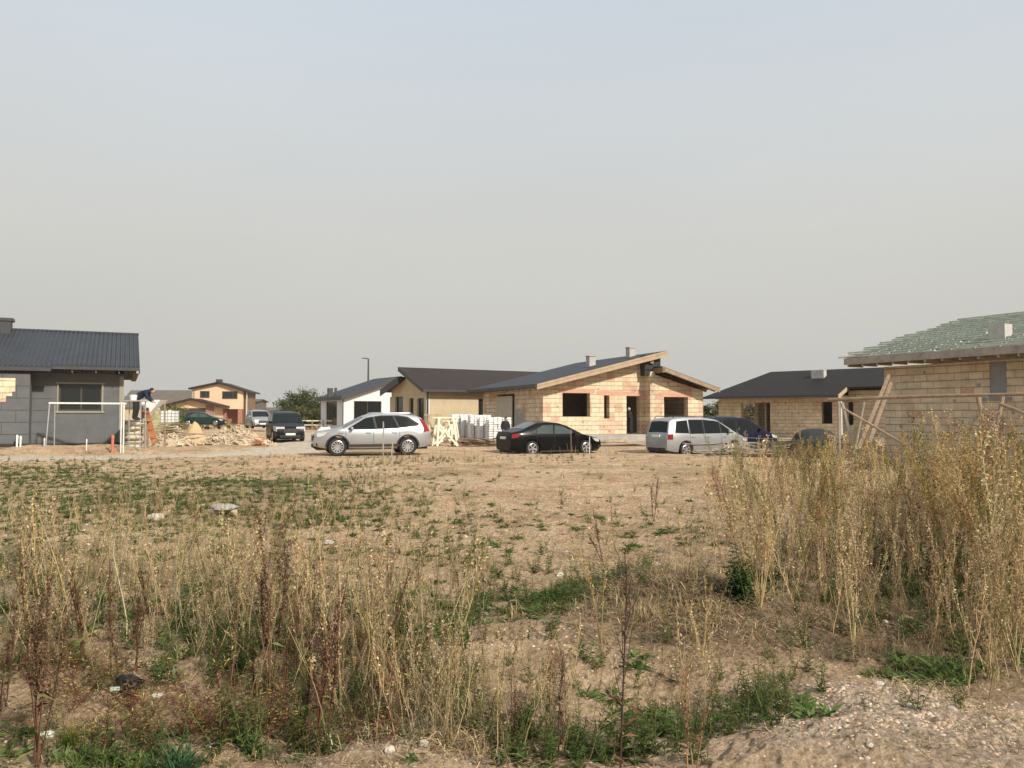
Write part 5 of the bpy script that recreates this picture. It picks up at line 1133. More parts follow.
def goosefoot(seed, h=1.2, stem=STRAW, seedc=TAN, nb=20, dens=11, spread=.5, sz=.0115, green=.0, r0=.0042):
    """tall dry goosefoot: ribbed stem, rising side shoots thick with seed"""
    P = Pl(seed); r = P.r; ax = bent(r, Vector((0, 0, -.03)), Vector((r.gauss(0, .07), r.gauss(0, .07), 1)), h, 7, .07, .04); P.tube(ax, r0, .0015, jit(stem, r))
    def on(t): f = t * 7; i = min(6, int(f)); return ax[i].lerp(ax[i + 1], f - i)
    for k in range(nb):
        t = .30 + .67 * (k + r.random()) / nb; a = r.uniform(0, 6.28); L = h * (.10 + .30 * (1 - t)) * r.uniform(.6, 1.2) * (spread / .5)
        d = Vector((math.cos(a) * spread, math.sin(a) * spread, 1)); b = bent(r, on(t), d, L, 3, .12, .12); P.tube(b, .0022, .0009, jit(stem, r))
        gr = r.random() < green; sc = OLIVE if gr else seedc
        for m in range(int(dens * (.5 + L / h * 2.2))):
            f = r.uniform(.15, 1) * 3; i = min(2, int(f)); p = b[i].lerp(b[i + 1], f - i); P.seed(p + Vector((r.gauss(0, .007), r.gauss(0, .007), r.gauss(0, .008))), sz * r.uniform(.5, 1.2), jit(sc, r, .35))
    for m in range(int(dens * 3)): P.seed(on(r.uniform(.7, 1)) + Vector((r.gauss(0, .006), r.gauss(0, .006), 0)), sz * r.uniform(.5, 1.1), jit(seedc, r, .35))
    return P.arr()
def stalk(seed, h=.7, c=STRAW):
    P = Pl(seed); r = P.r; ax = bent(r, Vector((0, 0, -.02)), Vector((r.gauss(0, .2), r.gauss(0, .2), 1)), h, 5, .11, .02); P.tube(ax, .0028, .0009, jit(c, r))
    for k in range(r.randint(2, 6)):
        t = r.uniform(.3, 1) * 4.9; i = min(4, int(t)); p = ax[i].lerp(ax[i + 1], t - i); a = r.uniform(0, 6.28); b = bent(r, p, Vector((math.cos(a) * .5, math.sin(a) * .5, 1)), h * r.uniform(.08, .22), 2, .1); P.tube(b, .0013, .0006, jit(c, r))
        for m in range(5): P.seed(b[1].lerp(b[2], r.random()) + Vector((r.gauss(0, .005), r.gauss(0, .005), 0)), .006, jit(c, r, .3))
    return P.arr()
def dock(seed, h=1.1, ns=3, stem=(.15, .08, .05), sc=(.125, .08, .05), dens=230, leaves=10, spread=.12):
    P = Pl(seed); r = P.r
    for s_ in range(ns):
        a = r.uniform(0, 6.28); hh = h * (1 if s_ == 0 else r.uniform(.55, .92)); ax = bent(r, Vector((r.gauss(0, .015), r.gauss(0, .015), -.03)), Vector((math.cos(a) * spread, math.sin(a) * spread, 1)), hh, 7, .03, .03); P.tube(ax, .006, .002, jit(stem, r))
        def on(t): f = t * 7; i = min(6, int(f)); return ax[i].lerp(ax[i + 1], f - i)
        br = []
        for k in range(14):
            t = r.uniform(.36, .95); a = r.uniform(0, 6.28); b = bent(r, on(t), Vector((math.cos(a) * .42, math.sin(a) * .42, 1)), hh * r.uniform(.1, .27), 3, .08, .12); P.tube(b, .002, .001, jit(stem, r)); br.append(b)
        for m in range(dens):
            if r.random() < .35: p = on(r.uniform(.55, 1))
            else: b = r.choice(br); f = r.random() * 3; i = min(2, int(f)); p = b[i].lerp(b[i + 1], f - i)
            P.seed(p + Vector((r.gauss(0, .007), r.gauss(0, .007), r.gauss(0, .006))), .0085 * r.uniform(.6, 1.2), jit(sc, r, .4))
    for k in range(leaves):
        a = r.uniform(0, 6.28); t = r.uniform(.02, .5); P.leaf(Vector((0, 0, h * t * .8)), Vector((math.cos(a), math.sin(a), r.uniform(-.4, .6))), r.uniform(.05, .13), r.uniform(.012, .025), jit(r.choice((RED, BROWN, OLIVE)), r))
    return P.arr()
def leafy(seed, h=.4, c=GRN, nl=34, L=.06, w=.016, ns=3, up=.5):
    P = Pl(seed); r = P.r
    for s_ in range(ns):
        a = r.uniform(0, 6.28); hh = h * r.uniform(.5, 1); ax = bent(r, Vector((r.gauss(0, .02), r.gauss(0, .02), -.02)), Vector((math.cos(a) * .3, math.sin(a) * .3, 1)), hh, 5, .1, .05); P.tube(ax, .003, .001, jit(OLIVE, r))
        for k in range(nl):
            t = (k + r.random()) / nl * 5; i = min(4, int(t)); p = ax[i].lerp(ax[i + 1], t - i); a = k * 2.4 + r.uniform(-.5, .5); l_ = L * (1.15 - t / 5 * .75) * r.uniform(.7, 1.2)
            P.leaf(p, Vector((math.cos(a), math.sin(a), up + r.gauss(0, .25))), l_, w * l_ / L * r.uniform(.8, 1.3), jit(c, r, .3))
    return P.arr()
def rosette(seed, c=GRN, R0=.12, nl=22, w=.02, up=.35):
    P = Pl(seed); r = P.r
    for k in range(nl):
        a = r.uniform(0, 6.28); l_ = R0 * r.uniform(.5, 1.1); P.leaf(Vector((r.gauss(0, .02), r.gauss(0, .02), .0)), Vector((math.cos(a), math.sin(a), up + r.gauss(0, .25))), l_, w * r.uniform(.7, 1.3), jit(c, r, .3))
    return P.arr()
def tuft(seed, c=GRN, h=.16, n=26, sp=.5, w=.004):
    P = Pl(seed); r = P.r
    for k in range(n):
        a = r.uniform(0, 6.28); d = Vector((math.cos(a) * sp * r.random(), math.sin(a) * sp * r.random(), 1)).normalized(); x = Vector((-math.sin(a), math.cos(a), 0)) * w; b = Vector((r.gauss(0, .03), r.gauss(0, .03), -.01)); L = h * r.uniform(.4, 1.1); m = b + d * L * .55; e_ = m + (d + Vector((math.cos(a) * .6, math.sin(a) * .6, -.3 * r.random()))).normalized() * L * .45; cc = jit(c, r, .3)
        P.q(b - x, b + x, m + x * .8, m - x * .8, cc); P.q(m - x * .8, m + x * .8, e_ + x * .1, e_ - x * .1, cc)
    return P.arr()
def thatch(seed, n=45, c=GREY):
    P = Pl(seed); r = P.r
    for k in range(n):
        a = r.uniform(0, 6.28); el = abs(r.gauss(0, .25)); d = Vector((math.cos(a), math.sin(a), el)); p = Vector((r.gauss(0, .09), r.gauss(0, .09), .003)); L = r.uniform(.03, .13); x = Vector((-math.sin(a), math.cos(a), 0)) * .0016; m = p + d * L * .5 + Vector((0, 0, .006)); cc = jit(r.choice((c, c, BROWN, STRAW)), r, .35)
        P.q(p - x, p + x, m + x, m - x, cc); e_ = m + Vector((d.x + r.gauss(0, .3), d.y + r.gauss(0, .3), -el * .5)) * L * .5; P.q(m - x, m + x, e_ + x * .3, e_ - x * .3, cc)
    return P.arr()
def tangle(seed, c=RED, h=.35):
    """sprawling reddish branched stems"""
    P = Pl(seed); r = P.r
    for k in range(5):
        a = r.uniform(0, 6.28); b = bent(r, Vector((0, 0, 0)), Vector((math.cos(a) * .9, math.sin(a) * .9, 1)), h * r.uniform(.6, 1.2), 5, .2); cc = jit(c, r); P.tube(b, .0028, .001, cc)
        for m in range(6):
            t = r.uniform(.8, 5); i = min(4, int(t)); p = b[i].lerp(b[i + 1], t - i); a2 = r.uniform(0, 6.28); b2 = bent(r, p, Vector((math.cos(a2), math.sin(a2), .9)), h * .3, 2, .2); P.tube(b2, .0014, .0006, jit(c, r))
            for q_ in range(4): P.leaf(b2[1].lerp(b2[2], r.random()), Vector((r.gauss(0, 1), r.gauss(0, 1), .3)), .035, .007, jit(r.choice((c, BROWN, OLIVE, YEL)), r))
    return P.arr()
def proto_mesh(name, arr, m): V, Fq, C = arr; return np_mesh(name, V, Fq, m, C)
rng = np.random.RandomState(11)
class Stuff:
    def __init__(s): s.V = []; s.F = []; s.C = []; s.n = 0
    def stamp(s, protos, pts, smin=.7, smax=1.2, lean=.08, tint=.18, pal=None):
        """pts: (k,2) ground positions"""
        k = len(pts)
        if not k: return
        z = Hn(pts[:, 0], pts[:, 1]) - .004; which = rng.randint(0, len(protos), k)
        for w in range(len(protos)):
            I = np.where(which == w)[0]
            if not len(I): continue
            V, Fq, C = protos[w]; m = len(I); a = rng.uniform(0, 2 * np.pi, m); sc = rng.uniform(smin, smax, m)
            ca, sa = (np.cos(a) * sc)[:, None], (np.sin(a) * sc)[:, None]; lx, ly = rng.normal(0, lean, m)[:, None], rng.normal(0, lean, m)[:, None]
            zz = V[:, 2][None] * sc[:, None]; X_ = V[:, 0][None] * ca - V[:, 1][None] * sa + zz * lx + pts[I, 0][:, None]; Y_ = V[:, 0][None] * sa + V[:, 1][None] * ca + zz * ly + pts[I, 1][:, None]
            s.V.append(np.stack([X_, Y_, zz + z[I][:, None]], -1).reshape(-1, 3).astype(np.float32)); s.F.append((Fq[None] + (np.arange(m) * len(V))[:, None, None] + s.n).reshape(-1, 4))
            t = 1 + rng.uniform(-tint, tint, (m, 1, 1)) + rng.uniform(-tint, tint, (m, 1, 3)) * .35; s.C.append(np.clip(C[None] * t, 0, 1).reshape(-1, 3).astype(np.float32)); s.n += m * len(V)
    def build(s, name, m, label):
        me = np_mesh(name, np.concatenate(s.V), np.concatenate(s.F), m, np.concatenate(s.C)); o = bpy.data.objects.new(name, me); COL.objects.link(o); return tag(o, label, kind='stuff')
def pix(blobs):
    """scatter: (px, py, rx, ry, n) soft patches of ground as seen in the photo"""
    out = []
    for px, py, rx, ry, n in blobs:
        u = rng.normal(0, .6, n); v = rng.normal(0, .6, n); x = px + u * rx; y = np.maximum(py + v * ry, 449); Y_ = CAM_H * F / (y - 415); out.append(np.stack([(x - 512) / F * Y_, Y_], -1))
    return np.concatenate(out)
def band(x0, x1, y0, y1, n, dens=None):
    x = rng.uniform(x0, x1, n); y = rng.uniform(y0, y1, n); Y_ = CAM_H * F / (y - 415); P = np.stack([(x - 512) / F * Y_, Y_], -1)
    if dens is not None: P = P[rng.rand(n) < dens(P[:, 0], P[:, 1])]
    return P
cl = lambda s, lo, hi, o=0: (lambda X, Y: np.clip((fbm(X + o, Y - o, s, 3) - lo) / (hi - lo), 0, 1))
keep = lambda P: P[(P[:, 1] > 2.6)]
# --- prototypes
gf_dry = [goosefoot(80, 1.1, (.28, .25, .10), (.20, .19, .07), 24, 13, .4, green=.8)] + [goosefoot(90, 1.15, (.26, .17, .10), (.22, .14, .08), 22, 13, .45)] + [goosefoot(i, 1.25, nb=22, dens=12, spread=.42) for i in range(5)] + [goosefoot(20 + i, 1.1, (.46, .31, .15), (.36, .24, .12), 26, 12, .5) for i in range(3)] + [goosefoot(30 + i, 1.2, (.36, .30, .13), (.24, .21, .09), 24, 12, .45, green=.5) for i in range(2)]
gf_small = [goosefoot(50 + i, .62, nb=12, dens=7, spread=.4, sz=.008, r0=.0035) for i in range(4)] + [goosefoot(60 + i, .6, (.34, .25, .14), (.24, .17, .10), 12, 8, .35, .008, r0=.0035) for i in range(3)]
stalks = [stalk(i, .62) for i in range(5)] + [stalk(40 + i, .7, OLIVE) for i in range(2)] + [stalk(50, .6, BROWN)] + [stalk(10 + i, .55, TAN) for i in range(3)] + [stalk(20 + i, .5, GREY) for i in range(2)]
docks = [dock(i, .62, 2, dens=70, leaves=6) for i in range(3)]
reds = [tangle(i, (.20, .075, .05)) for i in range(3)] + [tangle(5, BROWN, .3)]
lf = [leafy(60 + i, .3, (.085, .11, .045), 26, .035, .009, 2) for i in range(3)] + [leafy(i, .34, GRN, 24) for i in range(3)] + [leafy(10 + i, .42, DGRN, 26, .055, .012) for i in range(2)] + [leafy(15, .36, (.10, .13, .05), 24, .05, .012)]
lfb = [leafy(70 + i, .28, c, 22, .05, .015, 4) for i, c in enumerate(((.11, .155, .045), (.09, .135, .04), (.14, .17, .06), (.07, .11, .04)))]
ros = [rosette(i) for i in range(3)] + [rosette(7, DGRN, .09, 18, .026)] + [rosette(8, (.12, .15, .07), .10, 20, .014)]
gt_ = [tuft(i, h=.085, n=40, sp=1.1, w=.003) for i in range(2)] + [tuft(3, (.10, .14, .035), .08, 44, 1.2, .003)] + [tuft(4, OLIVE, .09, 34, 1.1, .003)] + [rosette(77, DGRN, .07, 26, .014, .5)]
gt_dry = [tuft(10 + i, c, .2, 22, .6, .0022) for i, c in enumerate((STRAW, TAN, GREY))]
th = [thatch(i) for i in range(4)]
# --- the thicket at the right
S = Stuff()
right = band(708, 1100, 458, 560, 420, lambda X, Y: cl(.5, .30, .52)(X, Y) * np.clip((X - 2.35 - .02 * Y) / .8 * 1.0, .0, 1))
right2 = pix([(760, 550, 50, 30, 20), (850, 540, 90, 50, 50), (960, 540, 90, 60, 80), (1010, 610, 40, 50, 40), (900, 500, 120, 40, 70), (790, 500, 50, 25, 24), (1010, 560, 50, 50, 40), (880, 600, 90, 30, 6)])
S.stamp(gf_dry, keep(right), .38, 1.0, .13, .3); S.stamp(gf_dry, keep(right2), .45, 1.08, .14, .3); S.stamp(gf_dry, keep(pix([(985, 530, 50, 30, 26), (930, 540, 30, 30, 12), (1010, 590, 25, 40, 14)])), 1.05, 1.35, .1, .2)
S.stamp(gf_small, keep(pix([(860, 590, 120, 40, 160), (790, 560, 70, 40, 80), (990, 640, 50, 40, 60), (950, 560, 90, 60, 120)])), .7, 1.3, .12)
S.build('dry_weed_thicket', MD, 'dense stand of tall straw-coloured dead weeds at right')
# --- dry stems of the left field
S = Stuff()
S.stamp(stalks, keep(band(-40, 470, 500, 700, 620, lambda X, Y: cl(.9, .36, .56, 5)(X, Y))), .6, 1.15, .12)
S.stamp(stalks, keep(pix([(210, 570, 110, 40, 150), (330, 600, 70, 40, 70), (120, 620, 90, 40, 24), (450, 740, 40, 20, 26), (400, 520, 60, 30, 50), (550, 730, 40, 30, 20), (700, 620, 60, 40, 30), (380, 700, 60, 40, 50)])), .5, 1., .12)
S.stamp(stalks, keep(pix([(200, 640, 130, 40, 70), (380, 650, 60, 50, 40), (40, 640, 40, 50, 20)])), 1.1, 1.5, .1)
S.stamp(gf_small, keep(pix([(60, 640, 60, 40, 12), (260, 660, 80, 40, 22), (400, 660, 50, 40, 14)])), 1.2, 1.6, .1)
S.stamp(gf_small, keep(pix([(210, 600, 110, 40, 54), (330, 660, 70, 50, 34), (440, 730, 50, 30, 20), (80, 650, 70, 50, 12), (470, 600, 30, 40, 10), (330, 510, 60, 20, 24), (130, 530, 120, 30, 30), (540, 730, 30, 30, 7), (690, 730, 30, 30, 5), (620, 560, 30, 30, 4), (390, 500, 60, 20, 12)])), .6, 1.1, .1)
S.stamp(gf_small, keep(pix([(425, 462, 70, 6, 46), (600, 458, 60, 5, 26), (150, 470, 140, 12, 50), (640, 470, 90, 12, 14), (740, 470, 50, 12, 40)])), .35, .8, .1)
S.stamp(stalks, keep(band(-60, 1080, 452, 520, 520, cl(.4, .45, .62, 9))), .3, .8, .12)
S.build('dry_grass_stems', MD, 'thin straw stems of dead grass and weeds over the left field')
# --- brown and red weeds
S = Stuff()
S.stamp(reds, keep(pix([(50, 690, 70, 40, 16), (170, 730, 60, 25, 15), (280, 720, 50, 30, 8), (370, 710, 50, 30, 7), (330, 750, 70, 20, 6)])), .5, 1.)
S.stamp(docks, keep(pix([(300, 680, 80, 50, 6), (120, 650, 80, 40, 4), (350, 640, 60, 50, 4), (540, 740, 50, 20, 2)])), .6, 1.1)
S.build('reddish_weeds', MV, 'sprawling red-brown weed stems in the near left field')
# --- green weeds
S = Stuff()
S.stamp(lfb, keep(band(-60, 380, 458, 530, 1100, cl(.45, .38, .56, 17))), .3, .9, .2)
S.stamp(lfb, keep(pix([(60, 475, 80, 12, 160), (180, 500, 90, 18, 120), (330, 500, 60, 16, 50), (430, 510, 60, 20, 40), (460, 560, 50, 30, 40), (590, 600, 50, 12, 60), (430, 460, 50, 4, 50), (370, 464, 30, 3, 30), (560, 458, 60, 4, 30), (500, 600, 40, 20, 24), (640, 580, 40, 14, 16), (240, 640, 120, 40, 130), (400, 640, 60, 40, 40), (930, 600, 100, 30, 60), (860, 560, 60, 30, 40)])), .4, 1., .2)
S.stamp(lf, keep(band(-40, 720, 470, 700, 620, cl(.7, .42, .62, 33))), .35, .9, .2)
S.stamp(lf, keep(pix([(940, 560, 90, 50, 70), (1000, 600, 40, 50, 40), (860, 580, 80, 30, 30)])), .8, 1.7, .15)
S.stamp(lf, keep(pix([(80, 755, 110, 20, 14), (270, 740, 60, 22, 18), (360, 710, 50, 40, 24), (570, 750, 70, 20, 24), (690, 760, 50, 15, 9), (600, 600, 50, 22, 24), (770, 715, 40, 22, 16), (790, 660, 30, 30, 14), (830, 620, 60, 20, 22), (620, 750, 30, 20, 9), (200, 600, 150, 60, 80), (330, 620, 90, 50, 50), (480, 720, 50, 30, 18), (530, 570, 40, 20, 14), (100, 590, 80, 60, 34), (980, 590, 50, 40, 50), (900, 560, 90, 50, 60), (20, 650, 50, 60, 24), (880, 740, 60, 20, 6)])), .45, 1.05, .15)
S.stamp(ros, keep(pix([(560, 605, 55, 14, 60), (930, 662, 45, 10, 70), (760, 590, 30, 18, 40), (440, 600, 60, 30, 24), (700, 730, 50, 20, 12), (770, 730, 50, 20, 20), (400, 740, 60, 25, 12), (640, 700, 60, 30, 14), (100, 750, 110, 20, 24), (560, 755, 80, 14, 10), (200, 620, 160, 60, 80), (60, 480, 110, 16, 260), (190, 490, 120, 14, 200), (330, 490, 100, 14, 70)])), .6, 1.3, .1)
S.stamp(ros, keep(band(-60, 720, 458, 560, 900, cl(.5, .42, .6, 21))), .5, 1.2, .1)
S.stamp(ros, keep(band(-60, 1080, 462, 640, 900, cl(.8, .52, .66, 3))), .5, 1.2, .1)
S.stamp(gt_, keep(pix([(590, 600, 45, 14, 150), (540, 612, 40, 10, 80), (925, 668, 45, 9, 90), (700, 625, 50, 10, 30), (740, 585, 20, 15, 40), (90, 765, 60, 8, 14), (540, 522, 16, 2, 14), (600, 520, 30, 3, 20), (570, 460, 60, 4, 24), (360, 466, 40, 4, 40), (30, 500, 60, 30, 120), (60, 470, 90, 12, 300), (180, 480, 90, 16, 200), (250, 510, 120, 16, 100), (180, 765, 50, 8, 14), (290, 750, 50, 10, 10), (440, 462, 40, 4, 30)])), .5, 1.3, .1)
S.stamp(gt_, keep(band(-80, 420, 455, 540, 1500, cl(.4, .40, .6, 28))), .5, 1.4, .1)
S.stamp(gt_, keep(band(-80, 1100, 455, 560, 1200, cl(.35, .5, .64, 7))), .4, 1.1, .1)
S.stamp(lf[:3], keep(pix([(560, 740, 90, 25, 50), (700, 740, 60, 20, 30), (770, 720, 40, 22, 30), (100, 745, 110, 25, 28), (300, 735, 90, 22, 32), (400, 700, 80, 40, 40)])), .5, 1.2, .2)
S.build('green_weeds', MV, 'patches of low green weeds and grass over the sandy ground')
# --- dry litter and dead tufts
S = Stuff()
S.stamp(th, keep(pix([(680, 600, 70, 26, 420), (640, 620, 70, 20, 250), (730, 625, 60, 20, 200), (930, 635, 70, 16, 220), (860, 600, 100, 30, 260), (300, 680, 120, 60, 110), (120, 660, 110, 60, 60), (200, 560, 140, 40, 30), (960, 560, 90, 40, 200), (450, 740, 70, 25, 80), (620, 560, 80, 20, 60)])), .7, 1.3, .0)
S.stamp(th, keep(pix([(560, 480, 200, 30, 60), (540, 520, 160, 30, 50)])), .8, 1.6, .0)
S.stamp(th, keep(band(-80, 1100, 490, 790, 800, cl(.9, .38, .62, 12))), .6, 1.2, .0)
S.stamp(gt_dry, keep(pix([(680, 600, 70, 26, 40), (650, 625, 60, 18, 40), (860, 590, 110, 40, 60), (200, 590, 160, 60, 70), (320, 680, 100, 60, 30), (460, 700, 60, 40, 40), (780, 470, 80, 12, 60), (100, 500, 120, 30, 60), (960, 640, 60, 30, 40)])), .5, 1.1, .1)
S.build('dry_litter', MD, 'matted dead stems and roots lying on the soil')

# --- single plants that stand out
def one(name, arr, label, px, py, sc=1., lean=(0, 0), m=MD, cat='weed', group=None, dz=0):
    V, Fq, C = arr; V = V.copy() * sc; V[:, 0] += V[:, 2] * lean[0]; V[:, 1] += V[:, 2] * lean[1]; me = np_mesh(name, V, Fq, m, C)
    o = bpy.data.objects.new(name, me); COL.objects.link(o); p = G(px, py); o.location = (p.x, p.y, p.z - .01 + dz); return tag(o, label, cat, group)
one('dock_weed', dock(101, 1.22, 5, dens=380, leaves=14), 'dark brown seed-heavy dock weed at the far left edge of the near field', 42, 762, .88, (.0, 0))
one('dock_weed', dock(102, 1.12, 3, dens=420, leaves=8, spread=.05), 'tall dark dock weed with dense seed spike, left of centre', 274, 700, .98, (-.01, 0))
one('dock_weed', dock(103, 1.0, 4, (.15, .055, .04), (.13, .08, .055), 300, 10, .08), 'red-stemmed dock weed in front of the dry stems left of centre', 322, 745, .82, (.03, 0))
one('dock_weed', dock(104, .7, 2, dens=110, leaves=6), 'short brown dock weed at the left frame edge', 12, 700, .9)
one('dock_weed', dock(105, .95, 1, (.06, .045, .035), (.10, .07, .05), 60, 14, .02), 'single dark bare weed stem rising at the bottom centre', 622, 775, 1.02, (-.01, 0))
one('dock_weed', dock(106, .6, 2, (.28, .19, .11), (.24, .15, .09), 90, 4, .08), 'tan seed spike left of the dark bare stem near the bottom', 548, 735, .85)
one('dock_weed', dock(107, .62, 3, (.30, .20, .10), (.22, .14, .08), 100, 6, .12), 'tan-brown seed spike right of the dark bare stem', 690, 765, .75)
one('dock_weed', dock(108, .55, 2, dens=80, leaves=6, spread=.3), 'thin brown weed leaning over the bare soil in mid field', 600, 560, 1.1, (-.35, 0))
one('dock_weed', dock(109, .6, 2, (.12, .08, .05), (.12, .08, .05), 80, 6, .25), 'brown weed with two leaning stems at the edge of the mound', 655, 520, 1.2, (.15, 0))
def fan(seed, n, h, sp, **k):
    A = [goosefoot(seed + i, h * (.75 + .25 * ((i * 37) % 10) / 10), **k) for i in range(n)]; V = []; Fq = []; C = []; o = 0; r = random.Random(seed)
    for i, (v, f, c) in enumerate(A):
        v = v.copy(); v[:, 0] += v[:, 2] * sp[0][0] + v[:, 2] * (sp[0][1] - sp[0][0]) * i / max(1, n - 1); v[:, 1] += v[:, 2] * r.uniform(*sp[1]); V.append(v); Fq.append(f + o); C.append(c); o += len(v)
    return np.concatenate(V), np.concatenate(Fq), np.concatenate(C)
one('goosefoot_weed', fan(200, 12, 1.15, ((-.42, .18), (-.1, .2)), stem=(.54, .41, .21), seedc=(.44, .33, .18), nb=15, dens=9, spread=.3, r0=.0045), 'yellow fan-shaped dead weed at the left edge of the thicket', 758, 606, 1.0)
one('goosefoot_weed', fan(230, 7, 1.25, ((-.35, .12), (-.1, .1)), stem=(.48, .37, .20), seedc=(.40, .30, .17), nb=18, dens=12, spread=.35), 'tall straw-coloured dead weed leaning left at the right edge near the pit', 1010, 668, .92)
one('goosefoot_weed', fan(240, 4, 1.2, ((-.05, .05), (-.05, .05)), stem=(.50, .39, .21), seedc=(.42, .32, .18), nb=16, dens=10, spread=.25), 'slim straw-coloured dead weed standing between the fan-shaped weed and the pit', 850, 655, .95)
one('goosefoot_weed', fan(250, 3, 1.3, ((-.04, .06), (-.05, .05)), stem=(.55, .38, .18), seedc=(.46, .34, .16), nb=14, dens=8, spread=.2, r0=.005), 'slim yellowish dead stems in the middle of the mound', 600, 640, .72)
one('goosefoot_weed', fan(260, 9, 1.5, ((-.3, .25), (-.1, .1)), stem=(.46, .33, .14), seedc=(.40, .28, .11), nb=26, dens=16, spread=.45), 'tallest golden-brown dead weed, in front of the right-edge house', 960, 580, 1.04)
one('goosefoot_weed', fan(280, 5, 1.3, ((-.2, .1), (-.1, .1)), stem=(.44, .32, .15), seedc=(.36, .26, .12), nb=20, dens=14, spread=.4), 'golden-brown dead weed reaching up before the black-roofed house', 842, 545, 1.1)
one('goosefoot_weed', fan(300, 5, .8, ((-.12, .12), (-.1, .1)), stem=(.40, .31, .16), seedc=(.26, .22, .11), nb=16, dens=12, spread=.3), 'olive-brown dead weed clump in the centre of the field', 460, 600, .8)
one('goosefoot_weed', fan(310, 3, 1.0, ((-.06, .06), (-.1, .1)), stem=(.5, .37, .19), seedc=(.40, .28, .15), nb=14, dens=9, spread=.25), 'slim pale dead weed right of the mound', 700, 655, .62)
one('green_weed', leafy(401, .5, DGRN, 44, .075, .03, 26, .2), 'dense dark green bushy weed beside the fan-shaped dead weed', 739, 604, 1.05, m=MV)
one('green_weed', leafy(402, .55, GRN, 40, .06, .016, 3), 'upright bright green weed in the near left field', 186, 622, .8, m=MV)
one('green_weed', leafy(403, .5, DGRN, 40, .06, .016, 7), 'dark green leafy clump at the bottom centre', 515, 735, .62, m=MV)
one('green_weed', leafy(404, .45, GRN, 34, .06, .018, 6), 'green leafy weed with a dead white leaf near the bottom right of centre', 742, 716, .6, m=MV)
one('green_weed', leafy(405, .5, DGRN, 40, .07, .016, 7), 'dark green leafy clump between the red-stemmed dock and the dead stems', 385, 728, .6, m=MV)
one('green_weed', tuft(406, (.06, .12, .06), .3, 120, .9, .006), 'blue-green grass tuft at the bottom left edge', 185, 775, .8, m=MV)
one('green_weed', tuft(407, (.13, .17, .03), .25, 120, .9, .003), 'yellow-green feathery tuft left of the blue-green grass tuft', 78, 742, .7, m=MV)

# --- stones
def rock(r, seed, n=8, m=6):
    b = MB(); b.blob((0, 0, 0), r, seed, .22, n, m); return np.array(b.v, np.float32), np.array(b.f, np.int32)
S = Stuff(); pr = []
for i, c in enumerate(((.62, .44, .30), (.48, .37, .25), (.58, .50, .40), (.40, .34, .27), (.52, .39, .27))):
    V, Fq = rock((.012, .010, .007), i, 6, 4); pr.append((V, Fq, np.tile(np.array(c, np.float32), (len(V), 1))))
S.stamp(pr, keep(pix([(900, 735, 110, 40, 2600), (1000, 740, 60, 30, 500), (850, 700, 50, 15, 300), (400, 755, 60, 15, 300), (690, 570, 60, 10, 120), (540, 640, 60, 20, 120)])), .2, 1.5, 0, .08)
S.stamp(pr, keep(band(-60, 1080, 520, 790, 4200)), .2, 1.2, 0, .1)
S.stamp(pr, keep(band(-60, 1080, 456, 530, 260)), .6, 2.4, 0, .1)
cr = []
for i, c in enumerate(((.62, .47, .31), (.42, .33, .25), (.66, .56, .44), (.33, .28, .23), (.54, .36, .25))):
    V, Fq = rock((.011, .009, .007), 30 + i, 5, 3); cr.append((V, Fq, np.tile(np.array(c, np.float32), (len(V), 1))))
S.stamp(cr, keep(pix([(900, 745, 130, 40, 5200), (930, 720, 90, 25, 1800), (420, 760, 70, 15, 900), (560, 650, 90, 25, 600)])), .15, 1.0, 0, .08)
S.stamp(cr, keep(band(-60, 1080, 540, 790, 8000)), .15, 1.1, 0, .08)
S.stamp(cr, keep(band(-60, 1080, 454, 560, 1300)), .8, 3.2, 0, .08)
S.build('pebbles', MD, 'pebbles and crumbs of soil scattered over the sandy ground')
STN = [(874, 683, .035, (.55, .54, .50), 'pale grey flat stone at the top edge of the gravel mound'), (905, 712, .03, (.42, .38, .33), 'brown stone in the middle of the gravel mound'), (945, 716, .03, (.46, .38, .30), 'flat tan stone right of the middle of the gravel mound'),
       (960, 702, .022, (.56, .50, .42), 'small pale stone near the right end of the gravel mound'), (864, 742, .02, (.50, .44, .35), 'small whitish stone at the foot of the gravel mound'), (881, 621, .035, (.58, .52, .44), 'pale stone lying under the thicket behind the pit'),
       (55, 732, .04, (.60, .56, .48), 'pale angular stone at the bottom left beside the feathery tuft'), (215, 741, .02, (.70, .66, .60), 'small white stone by the blue-green grass tuft'), (655, 565, .06, (.66, .63, .58), 'white rubble lump behind the crest of the mound'), (676, 568, .06, (.62, .58, .52), 'white rubble lump at the right of the mound crest'),
       (700, 572, .05, (.64, .60, .54), 'small white rubble lump nearest the dark green bush'), (831, 570, .035, (.66, .64, .60), 'white stone among the thicket stems'), (832, 580, .035, (.62, .60, .58), 'white stone just below the one among the thicket stems'), (158, 521, .13, (.50, .43, .34), 'pale clod left of the broken concrete chunk'), (392, 748, .03, (.62, .54, .44), 'tan stone on the small mound at the bottom'),
       (425, 742, .03, (.58, .52, .44), 'pale stone on top of the small mound at the bottom'), (330, 543, .06, (.50, .45, .40), 'grey-tan stone in mid left field'), (560, 575, .05, (.58, .52, .46), 'pale clod in the centre of the field'), (735, 487, .06, (.66, .62, .56), 'white scrap on the bare soil left of the thicket')]
for i, (px, py, r_, c, lb) in enumerate(STN):
    p = G(px, py); b = MB(); b.blob((0, 0, r_ * .25), (r_, r_ * .75, r_ * .55), i + 60, .16, 10, 7); o = b.build('stone', mat('stone_tone', c, .95, .18, 18, .6, 60), None, 35, p); o.rotation_euler = (0, 0, i); tag(o, lb, 'stone')
T = thing('concrete_chunk', 'broken pale concrete chunk propped over a dark gap in mid left field', 'rubble', G(226, 514))
